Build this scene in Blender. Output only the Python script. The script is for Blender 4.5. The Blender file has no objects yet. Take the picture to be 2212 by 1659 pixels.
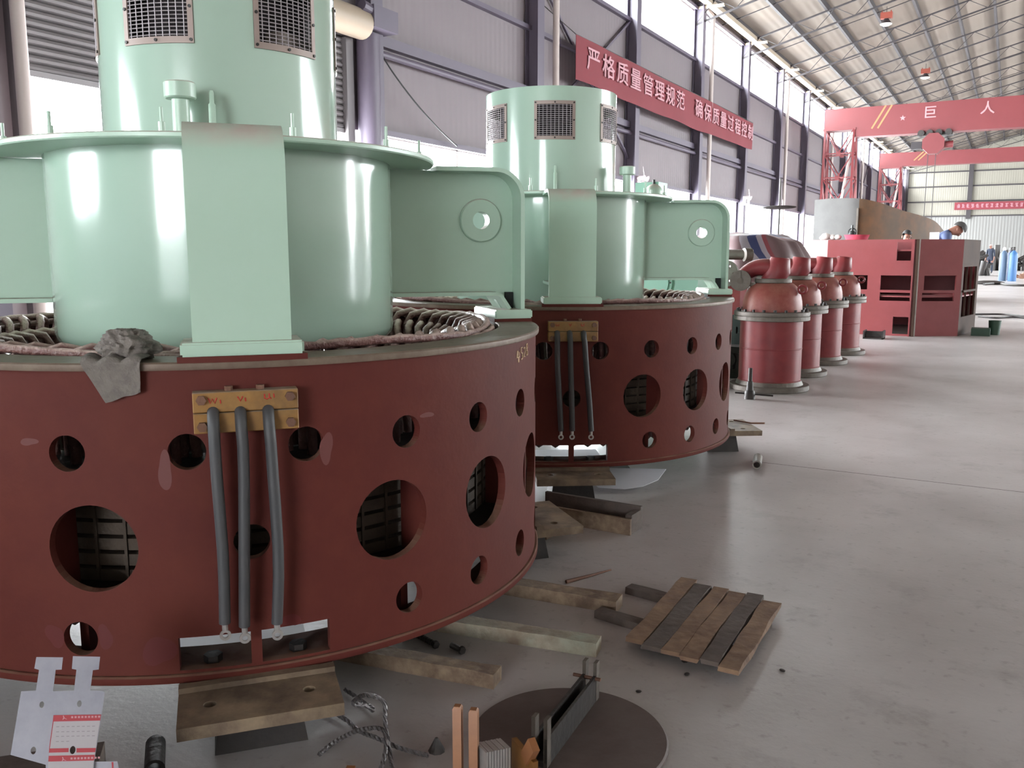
import bpy, bmesh, math, random
from math import sin, cos, pi, radians as R
from mathutils import Vector, Matrix, noise
from mathutils.geometry import tessellate_polygon
random.seed(7)
SC = bpy.context.scene
COL = SC.collection

# ------------------------------------------------------------------ materials
def lin(c):
    return tuple(((v/255)/12.92 if v/255 <= .04045 else ((v/255+.055)/1.055)**2.4) for v in c)

def mk(name, rgb, rough=.5, metal=0., var=None, bump=None, coat=0., dust=None, wave=None, spec=.5):
    """var=(scale, rgb2, amount) blotches; bump=(scale,strength); dust=(rgb,amount) settles on upward faces; wave=(axis,scale,strength)"""
    m = bpy.data.materials.new(name); m.use_nodes = True
    nt = m.node_tree; N = nt.nodes; L = nt.links
    b = N['Principled BSDF']
    b.inputs['Base Color'].default_value = (*lin(rgb), 1)
    b.inputs['Roughness'].default_value = rough
    b.inputs['Metallic'].default_value = metal
    b.inputs['Specular IOR Level'].default_value = spec
    if coat:
        b.inputs['Coat Weight'].default_value = coat; b.inputs['Coat Roughness'].default_value = .08
    tc = N.new('ShaderNodeTexCoord')
    out = None
    def mixc(fac, a, bcol):
        x = N.new('ShaderNodeMix'); x.data_type = 'RGBA'
        L.new(fac, x.inputs[0])
        if a is None: x.inputs[6].default_value = (*lin(rgb), 1)
        else: L.new(a, x.inputs[6])
        x.inputs[7].default_value = (*lin(bcol), 1)
        return x.outputs[2]
    if var:
        for (sc, c2, am) in (var if isinstance(var, list) else [var]):
            n = N.new('ShaderNodeTexNoise'); n.inputs['Scale'].default_value = sc; n.inputs['Detail'].default_value = 6
            n.inputs['Roughness'].default_value = .62
            L.new(tc.outputs['Object'], n.inputs['Vector'])
            r = N.new('ShaderNodeMapRange'); r.inputs[1].default_value = .42; r.inputs[2].default_value = .68
            r.inputs[4].default_value = am
            L.new(n.outputs['Fac'], r.inputs[0])
            out = mixc(r.outputs[0], out, c2)
    if dust:
        g = N.new('ShaderNodeNewGeometry'); s = N.new('ShaderNodeSeparateXYZ'); L.new(g.outputs['Normal'], s.inputs[0])
        n = N.new('ShaderNodeTexNoise'); n.inputs['Scale'].default_value = 14; n.inputs['Detail'].default_value = 4
        L.new(tc.outputs['Object'], n.inputs['Vector'])
        r = N.new('ShaderNodeMapRange'); r.inputs[1].default_value = .35; r.inputs[2].default_value = .8; r.inputs[4].default_value = dust[1]
        L.new(s.outputs['Z'], r.inputs[0])
        r2 = N.new('ShaderNodeMapRange'); r2.inputs[1].default_value = .3; r2.inputs[2].default_value = .6; r2.inputs[3].default_value = .35
        L.new(n.outputs['Fac'], r2.inputs[0])
        mu = N.new('ShaderNodeMath'); mu.operation = 'MULTIPLY'; L.new(r.outputs[0], mu.inputs[0]); L.new(r2.outputs[0], mu.inputs[1])
        out = mixc(mu.outputs[0], out, dust[0])
        rr = N.new('ShaderNodeMapRange'); rr.inputs[3].default_value = rough; rr.inputs[4].default_value = max(rough, .75)
        L.new(mu.outputs[0], rr.inputs[0]); L.new(rr.outputs[0], b.inputs['Roughness'])
    if out is not None: L.new(out, b.inputs['Base Color'])
    if bump or wave:
        bp = N.new('ShaderNodeBump')
        if bump:
            n = N.new('ShaderNodeTexNoise'); n.inputs['Scale'].default_value = bump[0]; n.inputs['Detail'].default_value = 5
            L.new(tc.outputs['Object'], n.inputs['Vector']); L.new(n.outputs['Fac'], bp.inputs['Height'])
            bp.inputs['Strength'].default_value = bump[1]; bp.inputs['Distance'].default_value = .02
        else:
            w = N.new('ShaderNodeTexWave'); w.bands_direction = wave[0]; w.inputs['Scale'].default_value = wave[1]
            L.new(tc.outputs['Object'], w.inputs['Vector']); L.new(w.outputs['Fac'], bp.inputs['Height'])
            bp.inputs['Strength'].default_value = wave[2]; bp.inputs['Distance'].default_value = .03
        L.new(bp.outputs['Normal'], b.inputs['Normal'])
    return m

def glass():
    m = bpy.data.materials.new('window_glass'); m.use_nodes = True
    nt = m.node_tree; nt.nodes.clear()
    o = nt.nodes.new('ShaderNodeOutputMaterial'); mx = nt.nodes.new('ShaderNodeMixShader')
    t = nt.nodes.new('ShaderNodeBsdfTransparent'); g = nt.nodes.new('ShaderNodeBsdfGlossy'); g.inputs['Roughness'].default_value = .05
    t.inputs[0].default_value = (.95, .97, .97, 1)
    mx.inputs[0].default_value = .06
    nt.links.new(t.outputs[0], mx.inputs[1]); nt.links.new(g.outputs[0], mx.inputs[2]); nt.links.new(mx.outputs[0], o.inputs[0])
    return m

GREEN = mk('green_gloss_paint', (152, 174, 160), .16, coat=.5, dust=((172, 160, 152), .8), var=(2.2, (145, 168, 152), .5), bump=(5, .02))
GREEN2 = mk('green_plain_paint', (166, 190, 174), .34, dust=((178, 164, 156), .9), var=(3, (160, 184, 166), .5))
RED = mk('red_oxide_primer', (86, 40, 35), .6, spec=.12, var=[(3, (77, 35, 34), .7), (14, (94, 48, 39), .3), (1.1, (93, 46, 38), .5)], bump=(60, .05), dust=((120, 100, 84), .55))
RIM = mk('bare_rim_steel', (104, 88, 76), .5, metal=.2, var=[(6, (120, 106, 92), .8), (25, (84, 66, 58), .5)], bump=(40, .1))
CORE = mk('core_laminations', (66, 55, 46), .7, spec=.3, var=(20, (50, 41, 35), .6), bump=(90, .2))
COIL = mk('coil_tape', (104, 66, 62), .5, var=[(30, (82, 48, 48), .8), (9, (134, 104, 94), .5)], bump=(70, .5), dust=((190, 168, 160), .8))
DARK = mk('dark_steel', (40, 36, 36), .5, metal=.2, var=(12, (58, 50, 45), .6), bump=(40, .15))
BLACK = mk('black_rubber', (18, 20, 20), .6)
FRESH = mk('fresh_red_primer', (84, 30, 29), .5, spec=.3)
PALED = mk('pale_primer_smear', (98, 56, 54), .6, spec=.3)
CABLE = mk('grey_cable_sheath', (58, 58, 61), .55, var=(10, (68, 65, 67), .5))
ZINC = mk('zinc_lug', (176, 172, 170), .35, metal=.7)
YELL = mk('yellow_brown_insulation', (138, 98, 46), .5, var=[(9, (106, 76, 40), .8), (30, (150, 114, 62), .4)], dust=((130, 120, 112), .8))
REDINK = mk('red_ink', (176, 48, 40), .7)
CHALK = mk('chalk', (196, 168, 140), .9)
GRILL = mk('grille_zinc', (140, 124, 118), .5, metal=.2, var=(14, (140, 122, 116), .6))
WIRE = mk('grille_wire', (150, 142, 146), .5, metal=.2)
HOODSHADE = mk('hood_interior_shade', (30, 21, 26), .8)  # near-black tone paints the shade inside the hood
PALE = mk('pale_machine_part', (120, 108, 102), .6)
PLATE = mk('rusted_sole_plate', (116, 99, 82), .55, metal=.1, var=[(5, (146, 128, 104), .9), (7, (66, 52, 45), .85)], bump=(30, .15))
CLOTH = mk('grey_rag_cloth', (112, 105, 100), .95, var=(40, (92, 86, 83), .7), bump=(120, .3))
WOOD = mk('old_timber', (112, 93, 76), .85, var=[(6, (80, 62, 51), .9), (20, (144, 124, 102), .6)], bump=(40, .3))
WOODP = mk('painted_old_timber', (138, 126, 110), .85, var=[(5, (136, 145, 132), .7), (14, (104, 84, 70), .7)], bump=(40, .3))
PAL_A = mk('pallet_plank_tan', (112, 88, 70), .85, var=[(5, (84, 60, 50), .9), (16, (136, 108, 84), .6)], bump=(30, .3))
PAL_B = mk('pallet_plank_grey', (76, 66, 62), .85, var=[(6, (60, 46, 40), .8), (18, (94, 82, 74), .5)], bump=(30, .3))
RUST = mk('rusty_steel', (96, 66, 54), .6, metal=.2, var=(8, (120, 84, 60), .7), bump=(40, .2))
BRICK = mk('rusty_disc_steel', (80, 66, 63), .6, metal=.1, var=[(3, (96, 82, 78), .8), (12, (64, 50, 47), .6)], bump=(30, .1))
COPPER = mk('orange_copper', (128, 82, 48), .5, metal=.1, var=(14, (108, 66, 40), .6))
BRASS = mk('yellow_brass', (120, 80, 36), .45, metal=.3, var=(8, (86, 58, 34), .8))
SHEET = mk('galvanised_sheet', (150, 149, 160), .38, metal=.3, var=[(7, (130, 130, 142), .8), (20, (160, 158, 168), .5)])
STICK = mk('sticker_paper', (164, 158, 162), .6)
STRED = mk('sticker_red', (160, 52, 62), .6)
STWH = mk('sticker_print_white', (180, 130, 136), .6)
STGR = mk('sticker_print_grey', (138, 132, 136), .6)
WHITE = mk('white_card', (206, 206, 214), .6)
ROPE = mk('steel_wire_rope', (128, 122, 124), .45, metal=.3, wave=('DIAGONAL', 38, 1.))
VALVE = mk('valve_red_paint', (112, 40, 44), .42, spec=.3, var=[(4, (122, 50, 50), .7), (9, (94, 32, 38), .5)], dust=((120, 96, 86), .3))
VFL = mk('valve_grey_flange', (98, 90, 83), .55, metal=.2, var=(9, (76, 68, 62), .8), bump=(40, .2))
VDOME = mk('valve_dome_primer', (126, 62, 56), .45, spec=.3, var=[(3, (112, 44, 44), .8), (9, (150, 104, 88), .5)], dust=((130, 104, 92), .3))
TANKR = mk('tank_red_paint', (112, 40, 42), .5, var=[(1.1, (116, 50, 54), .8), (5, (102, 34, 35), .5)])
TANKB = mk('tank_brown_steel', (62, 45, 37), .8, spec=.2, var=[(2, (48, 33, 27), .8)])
SHELLM = mk('shell_plate_steel', (66, 63, 62), .6, spec=.3, var=[(2.5, (54, 51, 50), .7)])
SHELLR = mk('shell_rusted_steel', (70, 52, 38), .7, spec=.2, var=[(.9, (96, 62, 38), .8), (3, (54, 44, 36), .6)])
CRANE = mk('crane_red_paint', (102, 36, 40), .5, var=(.5, (95, 31, 35), .8))
CRANEY = mk('crane_yellow_stripe', (140, 104, 64), .6)
WTEXT = mk('white_lettering', (158, 118, 122), .6)
BANNER = mk('red_banner_cloth', (108, 34, 44), .8, var=(.8, (100, 31, 40), .6))
BTEXT = mk('banner_lettering', (170, 128, 136), .8)
CONC = None
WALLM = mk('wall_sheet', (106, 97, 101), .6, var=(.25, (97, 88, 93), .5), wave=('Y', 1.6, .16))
WALLF = mk('far_wall_sheet', (124, 119, 109), .6, wave=('X', 1.6, .3))
WALLG = mk('far_wall_lower_sheet', (112, 110, 108), .6, wave=('X', 1.2, .6))
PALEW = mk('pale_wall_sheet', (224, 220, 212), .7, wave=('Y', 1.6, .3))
ROOF = mk('roof_sheet', (108, 97, 88), .8, var=(.12, (99, 89, 81), .6), wave=('X', 1.2, .25))
STEELP = mk('purple_grey_steel', (82, 74, 88), .5, var=(.8, (72, 65, 78), .6))
STEELR = mk('roof_steel', (44, 38, 41), .7)
POLE = mk('white_pipe', (164, 152, 148), .5)
BEIGE = mk('beige_steel', (150, 136, 120), .5)
SHUT = mk('shutter_slats', (104, 100, 102), .45, metal=.2)
GLASS = glass()
SKIN = mk('skin', (122, 80, 66), .6)
HAIR = mk('hair', (28, 24, 24), .6)
HAIRG = mk('greying_hair', (52, 48, 47), .7)
SHIRTB = mk('blue_shirt', (66, 76, 110), .85)
NAVY = mk('navy_overall', (30, 36, 52), .85)
SHIRTW = mk('tan_shirt', (118, 88, 76), .85)
HELM = mk('white_helmet', (180, 168, 168), .5)
BLUEC = mk('blue_cylinder_paint', (44, 84, 128), .5)
BLUED = mk('dark_blue_cylinder_paint', (34, 48, 78), .5)
GREYB = mk('grey_blue_cylinder_paint', (70, 88, 110), .5)
GRNBOX = mk('green_box_paint', (28, 58, 42), .6)
TARP = None
PINK = mk('pink_plastic', (190, 76, 94), .4)
BAG = mk('clear_grey_plastic', (206, 196, 192), .4)
PAPER = mk('white_paper', (240, 240, 246), .8)
ORANGE = mk('orange_lamp_housing', (122, 52, 38), .6)
TEAL = mk('teal_machine_paint', (124, 172, 150), .4)
LAMPW = mk('lamp_reflector_white', (200, 194, 190), .4)
FANW = mk('fan_white', (180, 168, 172), .5)

def concrete():
    m = bpy.data.materials.new('concrete_floor'); m.use_nodes = True
    nt = m.node_tree; N = nt.nodes; L = nt.links; b = N['Principled BSDF']
    tc = N.new('ShaderNodeTexCoord')
    def ns(sc, det=6, rg=.6):
        n = N.new('ShaderNodeTexNoise'); n.inputs['Scale'].default_value = sc; n.inputs['Detail'].default_value = det; n.inputs['Roughness'].default_value = rg
        L.new(tc.outputs['Object'], n.inputs['Vector']); return n.outputs['Fac']
    cr = N.new('ShaderNodeValToRGB')
    cr.color_ramp.elements[0].position = .3; cr.color_ramp.elements[0].color = (*lin((147, 141, 140)), 1)
    cr.color_ramp.elements[1].position = .7; cr.color_ramp.elements[1].color = (*lin((176, 171, 171)), 1)
    L.new(ns(.9), cr.inputs[0])
    x = N.new('ShaderNodeMix'); x.data_type = 'RGBA'
    r = N.new('ShaderNodeMapRange'); r.inputs[1].default_value = .56; r.inputs[2].default_value = .72; r.inputs[4].default_value = .45
    L.new(ns(2.7, 8, .7), r.inputs[0]); L.new(r.outputs[0], x.inputs[0]); L.new(cr.outputs[0], x.inputs[6]); x.inputs[7].default_value = (*lin((100, 93, 90)), 1)
    x2 = N.new('ShaderNodeMix'); x2.data_type = 'RGBA'
    r2 = N.new('ShaderNodeMapRange'); r2.inputs[1].default_value = .6; r2.inputs[2].default_value = .7; r2.inputs[4].default_value = .35
    L.new(ns(22, 3), r2.inputs[0]); L.new(r2.outputs[0], x2.inputs[0]); L.new(x.outputs[2], x2.inputs[6]); x2.inputs[7].default_value = (*lin((112, 105, 102)), 1)
    L.new(x2.outputs[2], b.inputs['Base Color'])
    b.inputs['Roughness'].default_value = .36; b.inputs['Specular IOR Level'].default_value = .5
    bp = N.new('ShaderNodeBump'); bp.inputs['Strength'].default_value = .12; bp.inputs['Distance'].default_value = .01
    L.new(ns(45), bp.inputs['Height']); L.new(bp.outputs[0], b.inputs['Normal'])
    return m
CONC = concrete()

def tarp():
    m = bpy.data.materials.new('striped_tarpaulin'); m.use_nodes = True
    nt = m.node_tree; N = nt.nodes; L = nt.links; b = N['Principled BSDF']
    tc = N.new('ShaderNodeTexCoord'); mp = N.new('ShaderNodeMapping'); mp.inputs['Rotation'].default_value = (.3, .5, .5)
    L.new(tc.outputs['Object'], mp.inputs[0])
    s = N.new('ShaderNodeSeparateXYZ'); L.new(mp.outputs[0], s.inputs[0])
    mu = N.new('ShaderNodeMath'); mu.operation = 'MULTIPLY'; mu.inputs[1].default_value = 2.3; L.new(s.outputs['X'], mu.inputs[0])
    fr = N.new('ShaderNodeMath'); fr.operation = 'FRACT'; L.new(mu.outputs[0], fr.inputs[0])
    cr = N.new('ShaderNodeValToRGB'); cr.color_ramp.interpolation = 'CONSTANT'
    e = cr.color_ramp.elements
    e[0].position = 0; e[0].color = (*lin((92, 72, 74)), 1)
    e[1].position = .45; e[1].color = (*lin((140, 134, 142)), 1)
    for p, c in ((.58, (50, 58, 96)), (.7, (134, 126, 134)), (.8, (108, 50, 56)), (.88, (92, 70, 72))):
        q = e.new(p); q.color = (*lin(c), 1)
    L.new(fr.outputs[0], cr.inputs[0]); L.new(cr.outputs[0], b.inputs['Base Color']); b.inputs['Roughness'].default_value = .5
    return m
TARP = tarp()

# ------------------------------------------------------------------ mesh builder
class B:
    def __init__(s): s.bm = bmesh.new()
    def v(s, p): return s.bm.verts.new(p)
    def f(s, vs, mi=0):
        try:
            f = s.bm.faces.new(vs); f.material_index = mi; return f
        except ValueError: return None
    def box(s, c, d, rz=0, M=None, mi=0):
        m = M or (Matrix.Translation(c) @ Matrix.Rotation(rz, 4, 'Z'))
        x, y, z = d[0]/2, d[1]/2, d[2]/2
        vs = [s.v(m @ Vector(p)) for p in ((-x,-y,-z),(x,-y,-z),(x,y,-z),(-x,y,-z),(-x,-y,z),(x,-y,z),(x,y,z),(-x,y,z))]
        for q in ((3,2,1,0),(4,5,6,7),(0,1,5,4),(1,2,6,5),(2,3,7,6),(3,0,4,7)): s.f([vs[i] for i in q], mi)
        return s
    def b2(s, a, b, mi=0):
        return s.box([(a[i]+b[i])/2 for i in range(3)], [abs(b[i]-a[i]) for i in range(3)], mi=mi)
    def beam(s, a, b, w, h, mi=0):
        a, b = Vector(a), Vector(b); d = b-a
        q = d.to_track_quat('X', 'Z').to_matrix().to_4x4()
        return s.box((0,0,0), (d.length, w, h), M=Matrix.Translation((a+b)/2) @ q, mi=mi)
    def rings(s, rs, close=False, cap=True, mi=0):
        V = [[s.v(p) for p in r] for r in rs]
        n = len(V[0])
        for i in range(len(V) - (0 if close else 1)):
            A, Bq = V[i], V[(i+1) % len(V)]
            for j in range(n): s.f((A[j], A[(j+1) % n], Bq[(j+1) % n], Bq[j]), mi)
        if cap and not close:
            s.f(V[0][::-1], mi); s.f(V[-1], mi)
        return s
    def tube(s, pts, r, n=8, close=False, mi=0):
        pts = [Vector(p) for p in pts]; rs = []
        m = len(pts); up = None
        for i, p in enumerate(pts):
            if close: t = pts[(i+1) % m]-pts[i-1]
            else: t = pts[min(i+1, m-1)]-pts[max(i-1, 0)]
            t.normalize()
            if up is None:
                up = Vector((0,0,1)) if abs(t.z) < .9 else Vector((1,0,0))
            x = t.cross(up); x.normalize(); up = x.cross(t); up.normalize()
            rr = r[i] if isinstance(r, (list, tuple)) else r
            rs.append([p + x*cos(2*pi*k/n)*rr + up*sin(2*pi*k/n)*rr for k in range(n)])
        return s.rings(rs, close, not close, mi)
    def cyl(s, a, b, r, r2=None, n=24, mi=0):
        return s.tube([a, b], [r, r if r2 is None else r2], n, mi=mi)
    def lathe(s, prof, n=64, c=(0,0), close=False, mi=0):
        """prof [(r,z)] around the Z axis; close joins last to first profile point"""
        rs = [[(c[0]+r*cos(2*pi*k/n), c[1]+r*sin(2*pi*k/n), z) for k in range(n)] for r, z in prof]
        V = [[s.v(p) for p in q] for q in rs]
        for i in range(len(V) - (0 if close else 1)):
            A, Bq = V[i], V[(i+1) % len(V)]
            for j in range(n): s.f((A[j], A[(j+1) % n], Bq[(j+1) % n], Bq[j]), mi)
        return s
    def prism(s, poly, t, M, holes=(), mi=0):
        """2-D outline (with holes) in XY extruded from z=-t/2 to t/2, placed by M"""
        loops = [list(poly)] + [list(h) for h in holes]
        flat = [p for l in loops for p in l]
        tri = tessellate_polygon([[Vector((p[0], p[1], 0)) for p in l] for l in loops])
        top = [s.v(M @ Vector((p[0], p[1], t/2))) for p in flat]
        bot = [s.v(M @ Vector((p[0], p[1], -t/2))) for p in flat]
        for q in tri:
            s.f([top[i] for i in q], mi); s.f([bot[i] for i in reversed(q)], mi)
        o = 0
        for l in loops:
            n = len(l)
            for i in range(n):
                a, b = o+i, o+(i+1) % n
                s.f((top[a], bot[a], bot[b], top[b]), mi)
            o += n
        return s
    def strip(s, path, w, t, M=None, mi=0):
        """a plate of width w (along Y) and thickness t following a path in XZ"""
        M = M or Matrix.Identity(4)
        P = [Vector((p[0], 0, p[1])) for p in path]; rs = []
        for i, p in enumerate(P):
            d = P[min(i+1, len(P)-1)]-P[max(i-1, 0)]; d.normalize()
            nrm = Vector((-d.z, 0, d.x))*t
            rs.append([M @ (p+Vector((0,-w/2,0))), M @ (p+Vector((0,w/2,0))), M @ (p+Vector((0,w/2,0))+nrm), M @ (p+Vector((0,-w/2,0))+nrm)])
        return s.rings(rs, mi=mi)
    def ball(s, c, r, u=16, v=10, sc=(1,1,1), mi=0):
        prof = []
        V = []
        for i in range(1, v):
            a = pi*i/v
            V.append([s.v((c[0]+r*sc[0]*sin(a)*cos(2*pi*k/u), c[1]+r*sc[1]*sin(a)*sin(2*pi*k/u), c[2]+r*sc[2]*cos(a))) for k in range(u)])
        t = s.v((c[0], c[1], c[2]+r*sc[2])); b = s.v((c[0], c[1], c[2]-r*sc[2]))
        for k in range(u):
            s.f((t, V[0][k], V[0][(k+1) % u]), mi); s.f((b, V[-1][(k+1) % u], V[-1][k]), mi)
            for i in range(len(V)-1): s.f((V[i][k], V[i+1][k], V[i+1][(k+1) % u], V[i][(k+1) % u]), mi)
        return s
    def hexbolt(s, p, ax, r, h):
        p = Vector(p); ax = Vector(ax).normalized()
        return s.cyl(p, p+ax*h, r, n=6)
    def mesh(s, name, ang=35):
        bm = s.bm
        bmesh.ops.remove_doubles(bm, verts=bm.verts, dist=1e-5)
        bmesh.ops.recalc_face_normals(bm, faces=bm.faces)
        if ang:
            for f in bm.faces: f.smooth = True
            for e in bm.edges:
                if len(e.link_faces) == 2:
                    e.smooth = e.calc_face_angle(0) < R(ang)
                else: e.smooth = False
        me = bpy.data.meshes.new(name); bm.to_mesh(me); bm.free()
        return me

def tag(o, label=None, cat=None, group=None, kind=None):
    if label: o['label'] = label
    if cat: o['category'] = cat
    if group: o['group'] = group
    if kind: o['kind'] = kind
    return o
def obj(name, b, m, parent=None, loc=None, rot=None, ang=35):
    me = b.mesh(name, ang) if isinstance(b, B) else b
    for x in (m if isinstance(m, (list, tuple)) else [m]):
        if x.name not in me.materials: me.materials.append(x)
    o = bpy.data.objects.new(name, me); COL.objects.link(o)
    if parent: o.parent = parent
    if loc: o.location = loc
    if rot: o.rotation_euler = rot
    return o
def thing(name, loc, label, cat, rz=0, group=None):
    o = bpy.data.objects.new(name, None); o.empty_display_size = .2; COL.objects.link(o)
    o.location = loc; o.rotation_euler = (0, 0, rz)
    return tag(o, label, cat, group)
def copy_tree(o, parent=None):
    c = o.copy(); COL.objects.link(c)
    if parent: c.parent = parent
    for ch in [x for x in COL.objects if x.parent == o]: copy_tree(ch, c)
    return c
def struct(name, b, m, parent=None, ang=35):
    o = obj(name, b, m, parent, ang=ang)
    if not parent: o['kind'] = 'structure'
    return o
def baked(o):
    dg = bpy.context.evaluated_depsgraph_get(); dg.update()
    return bpy.data.meshes.new_from_object(o.evaluated_get(dg))
def boolean(me, cutter):
    a = bpy.data.objects.new('tmp_a', me); c = bpy.data.objects.new('tmp_c', cutter)
    COL.objects.link(a); COL.objects.link(c)
    md = a.modifiers.new('b', 'BOOLEAN'); md.operation = 'DIFFERENCE'; md.object = c; md.solver = 'EXACT'
    r = baked(a)
    bpy.data.objects.remove(a); bpy.data.objects.remove(c)
    return r
def text_mesh(txt, size, depth=.002, sx=1., bold=0.):
    cu = bpy.data.curves.new('t', 'FONT'); cu.body = txt; cu.size = size; cu.extrude = depth; cu.bevel_depth = bold; cu.bevel_resolution = 0
    cu.align_x = 'CENTER'; cu.align_y = 'CENTER'; cu.resolution_u = 3
    o = bpy.data.objects.new('t', cu); COL.objects.link(o)
    me = baked(o); bpy.data.objects.remove(o)
    for v in me.vertices: v.co.x *= sx
    return me

# ------------------------------------------------------------------ camera
H = 1.25; F = 1900.; PX, PY = 2212., 1659.
pitch = math.atan((PY/2-548)/F); yaw = math.atan((2187-PX/2)/(F/cos(pitch)))
fw = Vector((-sin(yaw)*cos(pitch), cos(yaw)*cos(pitch), -sin(pitch))); rt = Vector((cos(yaw), sin(yaw), 0)); up = rt.cross(fw)
cam = bpy.data.cameras.new('camera'); cam.sensor_width = 36; cam.sensor_fit = 'HORIZONTAL'; cam.lens = 36*F/PX
cam.clip_start = .05; cam.clip_end = 400
co = bpy.data.objects.new('camera', cam); COL.objects.link(co)
co.matrix_world = Matrix(((rt.x, up.x, -fw.x, 0), (rt.y, up.y, -fw.y, 0), (rt.z, up.z, -fw.z, H), (0, 0, 0, 1)))
SC.camera = co

# ------------------------------------------------------------------ the hall
XL, XR, Y0, Y1 = -10., 18., -14., 97.5
RIDGE = 4.
def roofz(x): return 12.45+.267*(x if x <= RIDGE else 2*RIDGE-x)
flo = struct('floor', B().b2((XL-.3, Y0-.3, -.3), (XR+.3, Y1+.3, 0)), CONC)
obj('expansion_joint', B().b2((-1.3, 5.270, -.001), (XR, 5.275, .0004)), TANKB, flo)
# left wall: three sheet bands between the openings, steel frame as parts
SILL, WTOP, CB, CT = 1.0, 3.36, 7.87, 9.44
w = B()
w.b2((XL-.06, Y0, WTOP), (XL, Y1, CB))
w.b2((XL-.06, Y0, CT), (XL, Y1, roofz(XL)))
for a, b in ((Y0, .5), (12.5, Y1)): w.b2((XL-.06, a, 0), (XL, b, SILL))
w.b2((XL-.06, .5, 0), (XL, 6.3, WTOP)); w.b2((XL-.06, -2.5, SILL), (XL, .5, WTOP)); w.b2((XL-.06, Y0, SILL), (XL, -7.6, WTOP)); w.b2((XL-.06, Y0, CB), (XL, 12.5, CT))
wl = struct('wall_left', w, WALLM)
cols = [.5+6*k for k in range(-2, 17)]
for y in cols:
    if abs(y-6.5) < .1: continue
    c = B()
    c.b2((XL+.02, y-.16, 0), (XL+.04, y+.16, 9.7)); c.b2((XL+.32, y-.16, 0), (XL+.345, y+.16, 9.7)); c.b2((XL+.04, y-.01, 0), (XL+.32, y+.01, 9.7))
    obj('column', c, STEELP, wl)
    g = B(); g.b2((XL+.1, y-.05, 9.46), (XL+1.0, y+.05, 9.54)); obj('eave_bracket', g, BEIGE, wl)
for y in (6.08, 19.05, 31.1, 43.0, 54.9, 67, 79, 91):
    p = B().cyl((XL+.45, y, 0), (XL+.45, y, 9.3), .075, n=12); p.cyl((XL+.45, y, 9.3), (XL+.2, y, 9.6), .075, n=12); obj('downpipe', p, POLE, wl)
for a, z0, z1, dx in ((12.4, 4.66, 5.0, .16), ):
    r = B(); r.b2((XL, a, 4.84), (XL+.14, Y1, 5.02)); obj('rail', r, STEELP, wl)
    r = B(); r.cyl((XL+.14, a, 4.70), (XL+.14, Y1, 4.70), .06, n=10); obj('rail', r, POLE if 0 else STEELP, wl)
for z in (6.32, CB-.06, CT+.05, WTOP+.02, 2.2 if 0 else SILL-.02):
    r = B(); r.b2((XL, Y0 if z > 4 else 12.5, z-.05), (XL+.12, Y1, z+.05)); obj('girt', r, STEELP, wl)
for (ya, yb) in ((18.5, 24.5), (66.5, 72.5)):
    for (za, zb) in ((4.0, 7.8), (7.8, 4.0)):
        obj('cross_brace', B().beam((XL+.08, ya, za), (XL+.08, yb, zb), .06, .06), STEELP, wl)
r = B().b2((XL+.35, Y0, 9.56), (XL+.6, Y1, 9.72)); obj('eave_beam', r, BEIGE, wl)
# window strips: frame (mullions, transoms) and glass of every bay
def bay_window(n, x, ya, yb, za, zb, mull):
    f = B(); t = .05
    f.b2((x-.04, ya, za), (x+.02, yb, za+t)); f.b2((x-.04, ya, zb-t), (x+.02, yb, zb))
    k = 2
    if mull:
        for i in range(k+1):
            y = ya+(yb-ya)*i/k; f.b2((x-.04, max(ya, y-.025), za), (x+.02, min(yb, y+.025), zb))
    o = struct(f'window_{n}', f, POLE)
    obj('pane', B().b2((x-.015, ya, za+t), (x-.01, yb, zb-t)), GLASS, o)
nw = 1
for i, y in enumerate([Y0]+cols):
    yb = (cols+[Y1])[i] if i < len(cols) else Y1
    if yb-y < .5: continue
    if y > 12: bay_window(nw, XL-.03, y, yb, CB, CT, False); nw += 1
    if y > 12. or -6 < y < -5:
        bay_window(nw, XL-.03, *((y, yb) if y > 0 else (-7.6, -2.5)), SILL, WTOP, True); nw += 1
# roller door, half raised
d = B()
for k in range(22):
    z = 3.32+k*.1; prof = [(XL+.02, z), (XL+.05, z+.02), (XL+.06, z+.05), (XL+.05, z+.08), (XL+.02, z+.1)]
    vs = [[d.v((x, yy, zz)) for yy in (6.3, 11.95)] for x, zz in prof]
    for i in range(4): d.f((vs[i][0], vs[i][1], vs[i+1][1], vs[i+1][0]))
d.b2((XL+.01, 6.3, 3.26), (XL+.07, 11.95, 3.33))
dr = struct('door_1', d, SHUT)
obj('roll_cover', B().cyl((XL+.35, 6.25, 5.0), (XL+.35, 12.1, 5.0), .24, n=20), BEIGE, dr)
mo = B().b2((XL+.1, 12.1, 4.95), (XL+.6, 12.75, 5.3)); mo.cyl((XL+.5, 11.9, 5.25), (XL+.5, 12.6, 5.15), .09, n=10); obj('door_motor', mo, STEELP, dr)
obj('guide', B().b2((XL, 11.92, 0), (XL+.14, 12.1, 4.8)), SHUT, dr); obj('guide', B().b2((XL, 6.2, 0), (XL+.14, 6.3, 4.8)), SHUT, dr)
obj('door_post', B().cyl((XL+.25, 12.36, 0), (XL+.25, 12.36, 4.9), .2, n=16), STEELP, dr)
obj('door_post', B().b2((XL, 5.4, 0), (XL+.3, 5.85, 4.9)), STEELP, dr)
struct('added_shade_wall', B().b2((-5.3, -9., 0), (-5.15, 1.6, 1.4)), WALLM)  # unseen low wall added to block window light from floor and drum
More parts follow.
